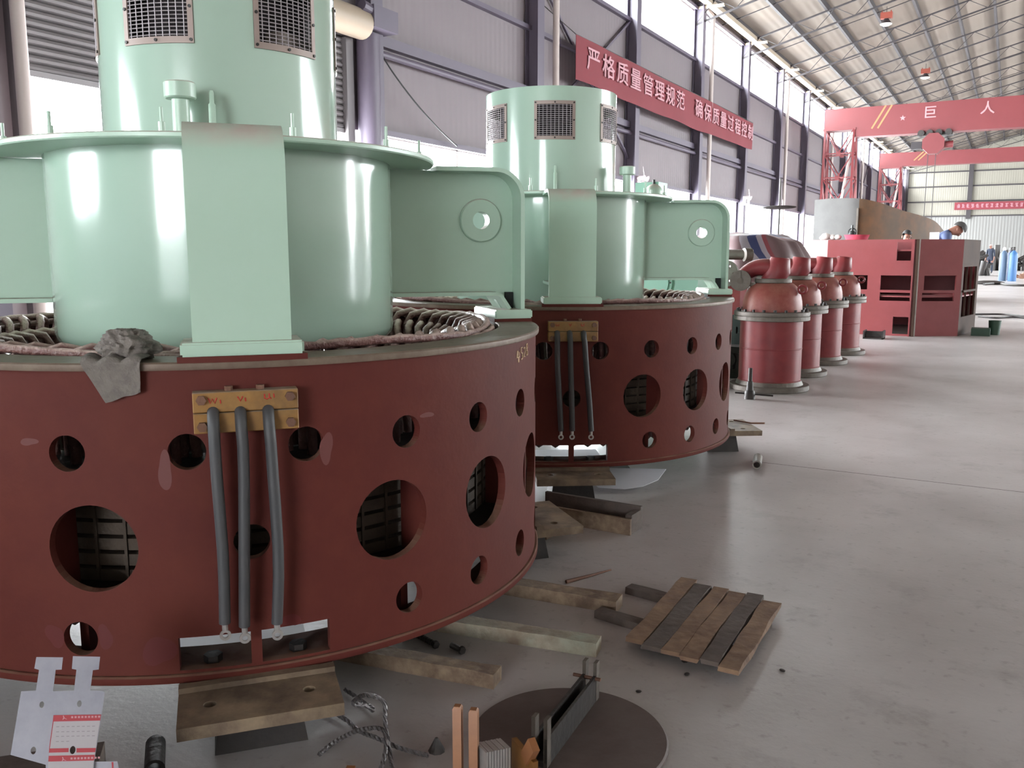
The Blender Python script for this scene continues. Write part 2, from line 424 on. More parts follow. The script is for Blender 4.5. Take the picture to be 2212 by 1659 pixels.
# far wall
w = B(); w.b2((XL, Y1, 4.9), (XR, Y1+.06, 13.5)); fwl = struct('wall_far', w, WALLF)
obj('lower_cladding', B().b2((XL, Y1-.03, 0), (XR, Y1+.03, 4.85)), WALLG, fwl)
for z in (4.88, 6.3, 7.75, 9.15): obj('girt', B().b2((XL, Y1-.1, z-.06), (XR, Y1, z+.06)), STEELR, fwl)
for x in (-9.7, -4., 3., 10.): obj('column', B().b2((x-.2, Y1-.3, 4.6 if x > -5 else 0), (x+.2, Y1-.02, 12.)), STEELR, fwl)
# right wall and rear wall (behind the photographer)
w = B(); 
for ya, yb in ((Y0, 22.3), (25.7, 43.3), (46.7, 64.3), (67.7, Y1)): w.b2((XR, ya, 0), (XR+.06, yb, 5.0))
for y in (24., 45., 66.): w.b2((XR, y-1.7, 4.5), (XR+.06, y+1.7, 5.))
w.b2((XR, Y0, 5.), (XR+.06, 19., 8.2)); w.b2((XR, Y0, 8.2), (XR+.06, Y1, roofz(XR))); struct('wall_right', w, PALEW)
bay_window(nw, XR+.03, 19., Y1, 5.0, 8.2, True); nw += 1
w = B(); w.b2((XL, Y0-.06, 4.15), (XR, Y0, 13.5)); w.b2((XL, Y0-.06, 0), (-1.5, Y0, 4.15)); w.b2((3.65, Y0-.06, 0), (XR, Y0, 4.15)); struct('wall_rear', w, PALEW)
# roof: sheet, purlins, lattice trusses
c = B()
for xa, xb in ((XL-.3, RIDGE), (RIDGE, XR+.3)):
    vs = [c.v((xa, Y0-.3, roofz(xa))), c.v((xb, Y0-.3, roofz(xb))), c.v((xb, Y1+.3, roofz(xb))), c.v((xa, Y1+.3, roofz(xa)))]
    us = [c.v(v.co+Vector((0, 0, .08))) for v in vs]
    c.f(vs); c.f(us[::-1])
    for i in range(4): c.f((vs[i], us[i], us[(i+1) % 4], vs[(i+1) % 4]))
ce = struct('ceiling', c, ROOF)
x = -9.5
while x < XR:
    z = roofz(x)
    p = B(); p.b2((x-.05, Y0, z-.24), (x+.05, Y1, z-.02)); obj('purlin', p, STEELR, ce); x += 1.344
for y in cols:
    t = B()
    for xa, xb in ((XL, RIDGE), (RIDGE, XR)):
        up_a, up_b = (xa, y, roofz(xa)-.26), (xb, y, roofz(xb)-.26)
        t.beam(up_a, up_b, .06, .06)
        t.beam((xa, y, roofz(xa)-.82), (xb, y, roofz(xb)-.82), .06, .06)
        n = int((xb-xa)/.672)
        for i in range(n):
            x0 = xa+(xb-xa)*i/n; x1 = xa+(xb-xa)*(i+1)/n
            za = -.26 if i % 2 else -.82; zb = -.82 if i % 2 else -.26
            t.beam((x0, y, roofz(x0)+za), (x1, y, roofz(x1)+zb), .022, .022)
        if y+3 < Y1: t.beam((xa, y+3, roofz(xa)-.2), (xb, y+3, roofz(xb)-.2), .03, .03)
    obj('roof_truss', t, STEELR, ce)

# ------------------------------------------------------------------ generators
ZB = .158
def arc(cx, cy, r, a0, a1, n): return [(cx+r*cos(a0+(a1-a0)*i/n), cy+r*sin(a0+(a1-a0)*i/n)) for i in range(n+1)]
def circ(cx, cy, r, n=32): return [(cx+r*cos(2*pi*i/n), cy+r*sin(2*pi*i/n)) for i in range(n)]
def stator_mesh():
    b = B(); b.lathe([(1.112, .175), (1.112, .972), (1.085, .972), (1.085, .175)], 256, close=True)
    me = b.mesh('stator_frame', 0)
    c = B()
    def hole(a, z, r):
        a = R(a); u = Vector((cos(a), sin(a), 0)); c.cyl(u*1.0+Vector((0, 0, z)), u*1.2+Vector((0, 0, z)), r, n=40)
    for k in range(24): hole(7.5+15*k, .762, .046)
    for k in range(24):
        a = 7.5+15*k
        if min(abs(a-q) for q in (0, 90, 180, 270, 360)) > 10: hole(a, .280, .045)
    for k in range(18):
        a = 20*k
        if k in (0, 9): hole(a, .518, .046)
        elif abs(a-100) < 1 or abs(a-260) < 1 or abs(a-80) < 1 or abs(a-280) < 1: hole(a, .518, .113)
        else: hole(a, .518, .113)
    for q in (0, 90, 180, 270):
        for s in (-1, 1):
            m = Matrix.Rotation(R(q+s*5.3), 4, 'Z') @ Matrix.Translation((1.1, 0, .232))
            c.box(0, (.2, .178, .088), M=m)
    me = boolean(me, c.mesh('cut', 0))
    bm = bmesh.new(); bm.from_mesh(me)
    for f in bm.faces: f.smooth = True
    for e in bm.edges: e.smooth = len(e.link_faces) == 2 and e.calc_face_angle(0) < R(30)
    bm.to_mesh(me); bm.free(); me.materials.clear()
    # radial normals on the curved skin keep the holes from shading unevenly
    nrm = []
    for l in me.loops: nrm.append((0, 0, 0))
    for p in me.polygons:
        n = p.normal
        for li in p.loop_indices:
            co_ = me.vertices[me.loops[li].vertex_index].co; rv = Vector((co_.x, co_.y, 0)).normalized()
            d = n.dot(rv)
            nrm[li] = tuple(rv) if d > .9 else (tuple(-rv) if d < -.9 else tuple(n))
    me.normals_split_custom_set(nrm)
    return me
ME = {}
def cached(k, fn):
    if k not in ME: ME[k] = fn()
    return ME[k]
def coil_mesh(r0, r1, zt, zb, da, rad):
    pts = []
    def P(r, a, z): return (r*cos(R(a)), r*sin(R(a)), z)
    pts = [P(r0, 0, zb), P(r0, 0, zt-.05), P(r0-.01, .5, zt-.015), P((r0+r1)/2+.01, da*.45, zt), P(r1+.01, da*.8, zt-.015), P(r1, da, zt-.05), P(r1, da+1.2, zb)]
    return B().tube(pts, rad, 7).mesh('coil', 60)
def grille_meshes():
    hw, z0, z1, rr = R(17), 1.892, 2.106, .4035
    fr = B(); t = R(2.4); tz = .02
    def patch(b, a0, a1, za, zb, r0, r1, n=10):
        rs = []
        for i in range(n+1):
            a = a0+(a1-a0)*i/n
            rs.append([(r0*cos(a), r0*sin(a), za), (r1*cos(a), r1*sin(a), za), (r1*cos(a), r1*sin(a), zb), (r0*cos(a), r0*sin(a), zb)])
        b.rings(rs)
    patch(fr, -hw, hw, z0, z0+tz, .3955, .401); patch(fr, -hw, hw, z1-tz, z1, .3955, .401)
    patch(fr, -hw, -hw+t, z0+tz, z1-tz, .3955, .401, 2); patch(fr, hw-t, hw, z0+tz, z1-tz, .3955, .401, 2)
    wr = B()
    for i in range(9):
        a = -hw+t+(2*hw-2*t)*(i+.5)/9; wr.cyl((.398*cos(a), .398*sin(a), z0+tz), (.398*cos(a), .398*sin(a), z1-tz), .0018, n=5)
    for j in range(15):
        z = z0+tz+(z1-z0-2*tz)*(j+.5)/15
        wr.tube([(.3975*cos(a), .3975*sin(a), z) for a in [-hw+t+(2*hw-2*t)*i/8 for i in range(9)]], .0018, 5)
    for a in (-hw+t/2, 0, hw-t/2):
        for z in (z0+tz/2, z1-tz/2): fr.cyl((.4*cos(a), .4*sin(a), z), (.4045*cos(a), .4045*sin(a), z), .005, n=8, mi=1)
    for a in (-hw+t/2, hw-t/2): fr.cyl((.4*cos(a), .4*sin(a), 2.), (.4045*cos(a), .4045*sin(a), 2.), .005, n=8, mi=1)
    return fr.mesh('vent_grille'), wr.mesh('wire_mesh', 60)
def hood_mesh():
    b = B(); n = 180; r0, r1 = .3955, .388
    zs = [1.585, 1.7, 1.91, 2.088, 2.187]
    def win(k): return any(abs((k+.5)*2-c) < 15.5 for c in (0, 60, 120, 180, 240, 300, 360))
    O = [[b.v((r0*cos(2*pi*k/n), r0*sin(2*pi*k/n), z)) for k in range(n)] for z in zs]
    I = [[b.v((r1*cos(2*pi*k/n), r1*sin(2*pi*k/n), z)) for k in range(n)] for z in zs]
    for i in range(4):
        for k in range(n):
            if i == 2 and win(k): continue
            k2 = (k+1) % n
            b.f((O[i][k], O[i][k2], O[i+1][k2], O[i+1][k])); b.f((I[i][k], I[i+1][k], I[i+1][k2], I[i][k2]))
    for i in (0, 4):
        for k in range(n): b.f((O[i][k], O[i][(k+1) % n], I[i][(k+1) % n], I[i][k]))
    # top deck just inside the rim
    b.lathe([(.39, 2.17), (.0001, 2.172)], n)
    return b.mesh('hood')
def arm_mesh():
    """one bracket arm along +X: radial web with a lifting eye, wide curved face plate, lower lip plate"""
    re = 1.095
    outline = [(.575, 1.10), (.99, 1.10), (1.03, 1.034), (re-.01, 1.034), (re-.01, 1.46)] + arc(re-.115, 1.46, .105, 0, pi/2, 8) + [(.575, 1.565)]
    M = Matrix(((1, 0, 0, 0), (0, 0, -1, 0), (0, 1, 0, 0), (0, 0, 0, 1)))
    b = B(); b.prism(outline, .03, M, [circ(.945, 1.379, .034)])
    path = [(re, 1.03), (re, 1.2), (re, 1.46)] + arc(re-.115, 1.46, .115, .15, pi/2, 9) + [(.90, 1.575), (.745, 1.573)]
    b.strip([(x, z) for x, z in path], .238, .016)
    return b.mesh('arm')
def lip_mesh():
    b = B(); b.strip([(.575, 1.088), (.80, 1.088), (.985, 1.088), (1.0, 1.082), (1.035, 1.03)], .2, .014); return b.mesh('arm_lower_plate')
def boss_mesh():
    b = B()
    prof = [(.034, -.030), (.080, -.030), (.084, -.026), (.084, .026), (.080, .030), (.034, .030)]
    M = Matrix.Translation((.945, 0, 1.379)) @ Matrix.Rotation(pi/2, 4, 'X')
    n = 40
    b.rings([[M @ Vector((r*cos(2*pi*k/n), r*sin(2*pi*k/n), z)) for k in range(n)] for r, z in prof], close=True)
    return b.mesh('lifting_eye')
def foot_mesh():
    b = B(); b.b2((.965, -.148, 1.0), (1.118, .148, 1.034)); bmesh.ops.bevel(b.bm, geom=b.bm.edges[:], offset=.005, segments=2, affect='EDGES'); return b.mesh('foot_pad')
def raised_mesh():
    b = B(); n = 14; rs = []
    for i in range(n+1):
        a = R(-8.0+16*i/n)
        rs.append([(.975*cos(a), .975*sin(a), .97), (1.1225*cos(a), 1.1225*sin(a), .97), (1.1225*cos(a), 1.1225*sin(a), 1.0), (.975*cos(a), .975*sin(a), 1.0)])
    return b.rings(rs).mesh('raised_pad')
def sole_mesh():
    b = B(); hw = .195
    M = Matrix.Translation((0, 0, .134))
    b.prism([(1.0, -hw), (1.325, -hw), (1.325, hw), (1.0, hw)], .032, M, [circ(1.225, -.12, .016, 20), circ(1.225, .12, .016, 20)])
    b.b2((1.122, -hw, .15), (1.15, hw, .164))
    return b.mesh('sole_plate')

CABLES = {0: [((-.079, .877), (-.078, .73), (-.072, .5), (-.076, .327)), ((-.015, .875), (-.013, .734), (-.022, .495), (-.029, .312)), ((.051, .875), (.055, .729), (.061, .486), (.051, .309))],
          1: [((-.082, .868), (-.08, .7), (-.067, .5), (-.059, .361)), ((-.019, .868), (-.014, .7), (-.006, .5), (-.002, .361)), ((.051, .867), (.064, .7), (.084, .5), (.095, .359))]}
def generator(idx, loc, rot, hood_rot, label, cup_a, rod_a, cup_r=.5):
    g = thing('generator', (loc[0], loc[1], ZB), label, 'generator', rot)
    dz = (0, 0, -ZB)
    def P(name, me, m, par=g, rz=0, **k):
        o = obj(name, me, m, par, **k)
        if par is g: o.location = dz
        o.rotation_euler = (0, 0, rz); return o
    st = P('stator_frame', cached('st', stator_mesh), RED)
    P('top_ring', cached('tr', lambda: B().lathe([(.975, .968), (1.122, .968), (1.1235, .972), (1.1235, .984), (1.12, .988), (.978, .988), (.975, .984)], 160, close=True).mesh('top_ring')), RIM)
    P('bottom_ring', cached('br', lambda: B().lathe([(.95, ZB), (1.1215, ZB), (1.1235, .161), (1.1235, .176), (1.119, .18), (.95, .18)], 160, close=True).mesh('bottom_ring')), [RED])
    for k in range(4):
        for s in (-1, 1):
            P('rib', cached('rib', lambda: B().b2((.945, -.008, .366), (1.088, .008, .655)).mesh('rib')), RED, rz=R(90*k+s*28.5))
            P('foot_rib', cached('frib', lambda: B().b2((.985, -.012, .18), (1.03, .012, .35)).mesh('foot_rib')), RED, rz=R(90*k+s*24.6))
    for k in range(4):
        P('slot_divider', cached('sd', lambda: B().b2((1.085, -.011, .178), (1.112, .011, .282)).mesh('slot_divider')), RED, rz=R(90*k))
    def core():
        prof = [(.80, .366)]; z = .366
        while z < .63:
            prof += [(.935, z), (.935, z+.032), (.905, z+.033), (.905, z+.042)]; z += .044
        prof += [(.80, z)]
        b = B().lathe(prof, 96, close=True)
        for k in range(72):
            a = 2*pi*k/72; b.box((0,0,0), (.012, .008, .28), M=Matrix.Rotation(a, 4, 'Z') @ Matrix.Translation((.934, 0, .51)))
        return b.mesh('stator_core', 30)
    P('stator_core', cached('core', core), CORE)
    P('core_end_ring', cached('cer', lambda: B().lathe([(.80, .675), (1.084, .675), (1.084, .69), (.80, .69)], 96, close=True).mesh('core_end_ring')), DARK)
    P('core_end_ring', cached('cer2', lambda: B().lathe([(.80, .35), (1.084, .35), (1.084, .365), (.80, .365)], 96, close=True).mesh('core_end_ring')), DARK)
    for k in range(64):
        P('winding_coil', cached('c1', lambda: coil_mesh(.925, .845, 1.0, .69, 7, .015)), COIL, rz=2*pi*k/64)
    for k in range(64):
        P('inner_coil', cached('c2', lambda: coil_mesh(.84, .765, .955, .69, -7, .015)), COIL, rz=2*pi*k/64)
    def lower():
        b = B()
        for k in range(64):
            a = 2*pi*k/64; u = Vector((cos(a), sin(a), 0)); t = Vector((-sin(a), cos(a), 0))
            b.tube([u*.90+Vector((0, 0, .35)), u*.90+Vector((0, 0, .25)), u*.90+t*.03+Vector((0, 0, .233)), u*.90+t*.06+Vector((0, 0, .25)), u*.90+t*.06+Vector((0, 0, .35))], .018, 7)
        return b.mesh('lower_winding', 60)
    P('lower_winding', cached('lw', lower), COIL)
    def bundle(r, z, rad, sd):
        rnd = random.Random(sd); n = 150; pts = []
        for i in range(n):
            a = 2*pi*i/n
            pts.append(((r+.006*sin(7*a+sd))*cos(a), (r+.006*sin(7*a+sd))*sin(a), z+.008*sin(5*a+sd*2)+rnd.uniform(-.002, .002)))
        return B().tube(pts, [rad*(1+.12*sin(i*2.1)) for i in range(n)], 8, close=True).mesh('lead_bundle', 60)
    P('lead_bundle', cached('lb1', lambda: bundle(.952, .972, .013, 1)), COIL); P('lead_bundle', cached('lb2', lambda: bundle(.935, .993, .013, 3)), COIL)
    # upper bracket
    P('hub_drum', cached('hub', lambda: B().lathe([(.55, .965), (.566, .955), (.577, .962), (.583, .985), (.583, 1.568), (.55, 1.568)], 128).mesh('hub_drum', 50)), GREEN)
    fl = P('flange_disc', cached('fl', lambda: B().lathe([(.10, 1.567), (.738, 1.567), (.742, 1.571), (.742, 1.581), (.738, 1.585), (.10, 1.585)], 128, close=True).mesh('flange_disc')), GREEN2)
    for k in range(12):
        a = 15+30*k
        o = obj('stud', cached('stud', lambda: B().cyl((.69, 0, 1.58), (.69, 0, 1.615), .010, n=10).cyl((.69, 0, 1.615), (.69, 0, 1.655), .005, n=8).mesh('stud')), GREEN2, fl, rot=(0, 0, R(a)))
        o = obj('nut', cached('nut', lambda: B().hexbolt((.44, 0, 1.585), (0, 0, 1), .011, .011).mesh('nut')), GREEN2, fl, rot=(0, 0, R(a+8)))
    for k in range(4):
        rz = k*pi/2
        a = P('bracket_arm', cached('arm', arm_mesh), GREEN2, rz=rz)
        obj('lower_plate', cached('lip', lip_mesh), GREEN2, a)
        obj('lifting_eye', cached('boss', boss_mesh), GREEN2, a)
        obj('foot_pad', cached('foot', foot_mesh), GREEN2, a)
        pin = obj('locating_block', cached('pin', lambda: B().b2((1.045, -.034, 1.034), (1.075, -.016, 1.098)).mesh('pin')), BLACK, a)
        P('raised_pad', cached('rp', raised_mesh), RED, rz=rz)
        P('sole_plate', cached('sole', sole_mesh), PLATE, rz=rz)
        for s in (-1, 1):
            P('hold_down_bolt', cached('hb%d' % s, lambda: B().hexbolt((1.045, s*.11, .18), (0, 0, 1), .024, .02).mesh('hb')), DARK, rz=rz)
    hd = P('hood', cached('hood', hood_mesh), [GREEN], rz=hood_rot)
    P('hood_shade_core', cached('exc', lambda: B().lathe([(.0001, 2.15), (.30, 2.15), (.31, 2.14), (.31, 1.586)], 60).mesh('hood_shade_core')), HOODSHADE)  # dark cylinder added so the hood interior reads as shaded behind the grilles
    P('exciter_box', cached('exb', lambda: B().b2((.26, -.16, 1.60), (.335, .04, 1.965)).mesh('exciter_box')), PALE, rz=R(57.2))
    gf, gw = cached('gr', grille_meshes)
    for k in range(6):
        o = obj('vent_grille', gf, [GRILL, DARK], hd, rot=(0, 0, k*pi/3))
        obj('wire_mesh', gw, WIRE, o)
    # breather cup and dipstick on the flange
    a = cup_a
    cx, cy = cup_r*cos(a), cup_r*sin(a)
    P('breather', B().lathe([(.0001, 1.757), (.042, 1.757), (.046, 1.753), (.046, 1.712), (.042, 1.708), (.025, 1.706), (.025, 1.585)], 28, (cx, cy)), GREEN2)
    a = rod_a; cx, cy = .46*cos(a), .46*sin(a)
    P('dipstick', B().lathe([(.0001, 1.742), (.005, 1.742), (.007, 1.735), (.007, 1.705), (.0105, 1.70), (.0105, 1.585)], 16, (cx, cy)), GREEN2)
    # terminal block, its bolts and its red marks
    tb = B(); tb.b2((1.106, -.125, .866), (1.152, .125, .916)); tb.b2((1.106, -.125, .814), (1.150, .125, .864))
    bmesh.ops.bevel(tb.bm, geom=tb.bm.edges[:], offset=.002, segments=1, affect='EDGES')
    tb = P('terminal_block', tb, YELL)
    for y in (-.105, .105):
        for z in (.898, .832): obj('bolt', B().hexbolt((1.15, y, z), (1, 0, 0), .0125, .012), RUST, tb)
    for y in (-.04, .035): obj('clamp_bolt', B().hexbolt((1.13, y, .915), (0, 0, 1), .010, .012), RUST, tb)
    if idx == 0:
        marks = [[(-.088, .902), (-.084, .889), (-.079, .900), (-.074, .889), (-.069, .902)], [(-.061, .897), (-.060, .888)],
                 [(-.020, .903), (-.014, .891), (-.008, .903)], [(-.002, .899), (-.001, .890)],
                 [(.044, .906), (.044, .896), (.050, .893), (.055, .897), (.055, .907)], [(.066, .906), (.067, .896)], [(.055, .897), (.060, .894)]]
    else:
        marks = [[(-.088, .902), (-.084, .891), (-.080, .900), (-.076, .891), (-.072, .902)], [(-.022, .904), (-.016, .891), (-.010, .904)], [(.040, .904), (.040, .894), (.047, .892), (.052, .896), (.052, .904)]]
    mb = B()
    for s in marks: mb.tube([(1.1525, y, z) for y, z in s], .0017, 5)
    obj('terminal_marks', mb, REDINK, tb)
    for pts in CABLES[idx]:
        (y0, z0), p1, p2, p3 = pts
        path = [(1.135, y0, z0-.005), (1.158, y0, z0-.012), (1.170, y0, z0-.04)]
        for i in range(1, 9):
            t = i/8; q = [pts[0], p1, p2, p3]
            def cr(c0, c1, c2, c3, s): return .5*((2*c1)+(-c0+c2)*s+(2*c0-5*c1+4*c2-c3)*s*s+(-c0+3*c1-3*c2+c3)*s**3)
            sg = min(int(t*3), 2); s = t*3-sg; Q = [q[max(sg-1, 0)], q[sg], q[sg+1], q[min(sg+2, 3)]]
            y = cr(*[v[0] for v in Q], s); z = cr(*[v[1] for v in Q], s)
            if z < z0-.045: path.append((1.170-.012*t, y, z))
        path.append((1.158, p3[0], p3[1]))
        cb = P('cable', B().tube(path, .0142, 14).mesh('cable', 60), CABLE)
        lg = B(); y, z = p3
        lg.tube([(1.158, y, z+.01), (1.158, y, z-.018)], .0075, 10)
        M = Matrix.Translation((1.158, y, z-.032)) @ Matrix.Rotation(pi/2, 4, 'Y')
        lg.prism(circ(0, 0, .014, 20), .005, M, [circ(0, 0, .0072, 16)])
        obj('cable_lug', lg, ZINC, cb)
    if idx == 0:
        ch = B(); A0 = R(50.2)
        def S(pts):
            ch.tube([(1.1135*cos(A0+u), 1.1135*sin(A0+u), z+.033) for u, z in pts], .0022, 5)
        S([(.012, .905), (.006, .882), (.026, .884)]); S([(.022, .900), (.020, .866)])
        S([(.052, .912), (.040, .911), (.041, .895), (.055, .892), (.056, .876), (.042, .872)])
        S([(.066, .906), (.080, .909), (.082, .896), (.068, .878), (.084, .878)])
        S([(.108, .918), (.096, .916), (.097, .902), (.112, .892), (.112, .880), (.098, .880), (.098, .894), (.112, .906), (.108, .918)])
        P('chalk_number', ch, CHALK)
        def patch(a, z, wa, h, m, sd, name):
            rn = random.Random(sd); b = B(); n = 28; ring = []
            for rr in (1., .6, .25):
                ring.append([])
                for i in range(n):
                    q = 2*pi*i/n; k = rr*(1+.16*sin(2*q+sd)+.10*sin(3*q+sd*2)); aa = R(a)+wa*k*cos(q); zz = z+h*k*sin(q)
                    ring[-1].append(b.v((1.1128*cos(aa), 1.1128*sin(aa), zz)))
            for j in range(2):
                for i in range(n): b.f((ring[j][i], ring[j][(i+1) % n], ring[j+1][(i+1) % n], ring[j+1][i]))
            b.f(ring[2]); P(name, b, m)
        patch(-12.4, .245, .034, .042, FRESH, 1, 'paint_patch'); patch(4.6, .292, .022, .018, FRESH, 2, 'paint_patch')
        patch(-26., .285, .022, .03, FRESH, 3, 'paint_patch'); patch(-19.2, .285, .018, .03, FRESH, 4, 'paint_patch')
        patch(-10.3, .715, .016, .045, PALED, 5, 'primer_smear'); patch(10.2, .745, .016, .04, PALED, 6, 'primer_smear'); patch(-27.5, .79, .02, .010, PALED, 7, 'primer_smear'); patch(26.2, .80, .02, .008, PALED, 8, 'primer_smear')
    return g

C1 = (-2.478, 2.3125); C2 = (-2.508, 4.9416)
A1, A2 = R(-41.9), R(-57.2)
generator(0, C1, A1, R(-11)-A1, 'nearest green and dark red generator, grey rag lying on its rim', R(-57)-A1, R(-47)-A1)
generator(1, C2, A2, R(0)-A2, 'second green and dark red generator, standing behind the nearest one', R(1)-A2, R(-60)-A2)
for gi, (c, a, nm) in enumerate(((C1, A1, 'nearest generator'), (C2, A2, 'second generator'))):
    for k, side in enumerate(('front', 'right-hand', 'rear', 'left-hand')):
        b = B(); M = Matrix.Identity(4)
        lo = [(1.0, -.115), (1.205, -.115), (1.205, .115), (1.0, .115)]; hi = [(1.01, -.1), (1.19, -.1), (1.19, .1), (1.01, .1)]
        b.rings([[(x, y, 0) for x, y in lo], [(x, y, .095) for x, y in hi], [(x*1.0, y, .118) for x, y in hi]])
        o = obj('support_block', b, DARK, None, (c[0], c[1], 0), (0, 0, a+k*pi/2))
        tag(o, f'dark steel block on the floor under the {side} sole plate of the {nm}', 'block', 'steel blocks under the generators')

# ------------------------------------------------------------------ rag on the rim of the nearest generator
def rag():
    b = B(); nu, nv = 44, 30
    ang = R(-57.4); V = []
    # crumpled heap
    ic = bmesh.new(); bmesh.ops.create_icosphere(ic, subdivisions=5, radius=1)
    for v in ic.verts:
        p = v.co.copy()
        n1 = noise.noise(p*1.6+Vector((3, 1, 7))); n2 = abs(noise.noise(p*3.3+Vector((9, 2, 4)))); n3 = abs(noise.noise(p*7+Vector((1, 6, 2))))
        s = 1+.35*n1-.34*n2-.16*n3
        q = p*s
        z = max(q.z, -.55)
        v.co = Vector((q.x*.062, q.y*.078, (z+.55)*.05))
    Mh = Matrix.Rotation(ang, 4, 'Z') @ Matrix.Translation((1.035, 0, .989))
    mp = {v: b.v(Mh @ v.co) for v in ic.verts}
    for f in ic.faces: b.f([mp[v] for v in f.verts])
    ic.free()
    # flap hanging over the edge: (lateral, drop)
    L, T = [], 12
    for j in range(nv+1):
        t = j/nv; row = []
        wl, wr = -.088+.066*t**1.1, .066-.004*t
        for i in range(nu+1):
            s = i/nu; y = wl+(wr-wl)*s
            fold = .007*sin(s*9+2.2*sin(2.5*t))*max(0, 1-1.5*t)+.004*noise.noise(Vector((s*5, t*4, 2)))
            if t < .22: x, z = 1.06+.066*t/.22, .994+.014*abs(sin(s*8+1))*(1-t)
            else:
                x = 1.129+.003+abs(fold)*.8
                z = .992-(t-.22)/.78*(.100-.026*s)+.004*noise.noise(Vector((s*3, 5, 1)))
            row.append(b.v(Matrix.Rotation(ang, 4, 'Z') @ Vector((x, y, z))))
        L.append(row)
    for j in range(nv):
        for i in range(nu): b.f((L[j][i], L[j][i+1], L[j+1][i+1], L[j+1][i]))
    return b
o = obj('rag', rag(), CLOTH, None, (C1[0], C1[1], 0), ang=70)
md = o.modifiers.new('s', 'SOLIDIFY'); md.thickness = .0015
tag(o, 'crumpled grey rag draped over the rim of the nearest generator', 'rag')

# ------------------------------------------------------------------ things on the floor near the generators
def plank(b, a, c, w, h, z0=0, jag=.0):
    """a rough sawn bar from a to c"""
    a, c = Vector((*a, 0)), Vector((*c, 0)); d = (c-a); n = Vector((-d.y, d.x, 0)).normalized(); m = 10; rs = []
    for i in range(m+1):
        p = a+d*i/m; j = lambda k: noise.noise(Vector((p.x*7+k*3.1, p.y*7, k)))*jag
        rs.append([p-n*(w/2+j(0))+Vector((0, 0, z0)), p+n*(w/2+j(1))+Vector((0, 0, z0)), p+n*(w/2+j(2))+Vector((0, 0, z0+h+j(3)*.5)), p-n*(w/2+j(4))+Vector((0, 0, z0+h+j(5)*.5))])
    b.rings(rs); return b
def bar(name, a, c, w, h, m, label, cat, z0=0, jag=.010, group=None):
    a, c = Vector(a), Vector(c); mid = (a+c)/2
    o = obj(name, plank(B(), a-mid, c-mid, w, h, 0, jag), m, None, (mid.x, mid.y, z0), ang=25)
    return tag(o, label, cat, group)
bar('timber', (-1.125, 2.775), (-1.85, 2.70), .075, .045, WOOD, 'rough timber bar poking out from under the nearest generator, farthest of three', 'timber', group='timbers under the nearest generator')
bar('timber', (-1.05, 2.425), (-1.80, 2.30), .062, .045, WOODP, 'rough timber bar with pale green paint on its side, middle of three', 'timber', group='timbers under the nearest generator')
bar('timber', (-1.225, 2.090), (-1.85, 1.99), .060, .045, WOOD, 'splintered brown timber bar, nearest the camera of the three under the generator', 'timber', group='timbers under the nearest generator')
# pallet of six boards on two runners
pal = thing('wooden_pallet', (-.81, 2.77, 0), 'small broken wooden pallet of six boards lying on the open floor', 'pallet')
A, Bq, Cq, D = Vector((-1.005, 3.07)), Vector((-.618, 3.04)), Vector((-.608, 2.445)), Vector((-.99, 2.485))
o0 = Vector((-.81, 2.77))
ws = [.17, .17, .16, .16, .16, .18]; acc = 0
for k in range(6):
    f0, f1 = acc+.008, acc+ws[k]-.004; acc += ws[k]; f = (f0+f1)/2
    p, q = A.lerp(Bq, f)-o0, D.lerp(Cq, f)-o0
    wd = (f1-f0)*.388
    e1 = (0.02, -.01, .0, -.012, .012, -.016)[k]
    dd = (q-p).normalized()
    pp, qq = p-dd*e1, q+dd*(-e1*.6)
    if k == 5: pp += Vector((.004, -.012))
    pb = plank(B(), pp, qq, wd, .015, .026, .009)
    obj('board', pb, (PAL_A, PAL_B, PAL_A, PAL_A, PAL_B, PAL_A)[k], pal, ang=25)
for (a, c) in (((-1.16, 2.95), (-.62, 2.86)), ((-1.17, 2.69), (-.62, 2.60))):
    obj('runner', plank(B(), Vector(a)-o0, Vector(c)-o0, .05, .026, 0, .005), PAL_B, pal, ang=25)
tag(obj('stick', B().tube([(-1.40, 2.91, .006), (-1.35, 3.0, .008), (-1.295, 3.1, .012)], [.008, .006, .003], 6), RUST), 'thin dark stick lying on the floor beyond the farthest timber', 'stick')
def stud(a, c, label):
    a, c = Vector(a), Vector(c); d = c-a; b = B(); n = 26
    b.tube([a+d*i/n for i in range(n+1)], [.008+.0022*(i % 2) for i in range(n+1)], 10)
    b.cyl(c-d.normalized()*.012, c, .013, n=6)
    tag(obj('threaded_rod', b, DARK), label, 'rod', 'rusty threaded rods')
stud((-1.66, 2.25, .011), (-1.515, 2.20, .011), 'longer dark threaded rod lying between the two near timbers')
stud((-1.475, 2.225, .011), (-1.42, 2.208, .011), 'short dark threaded stub lying between the two near timbers')
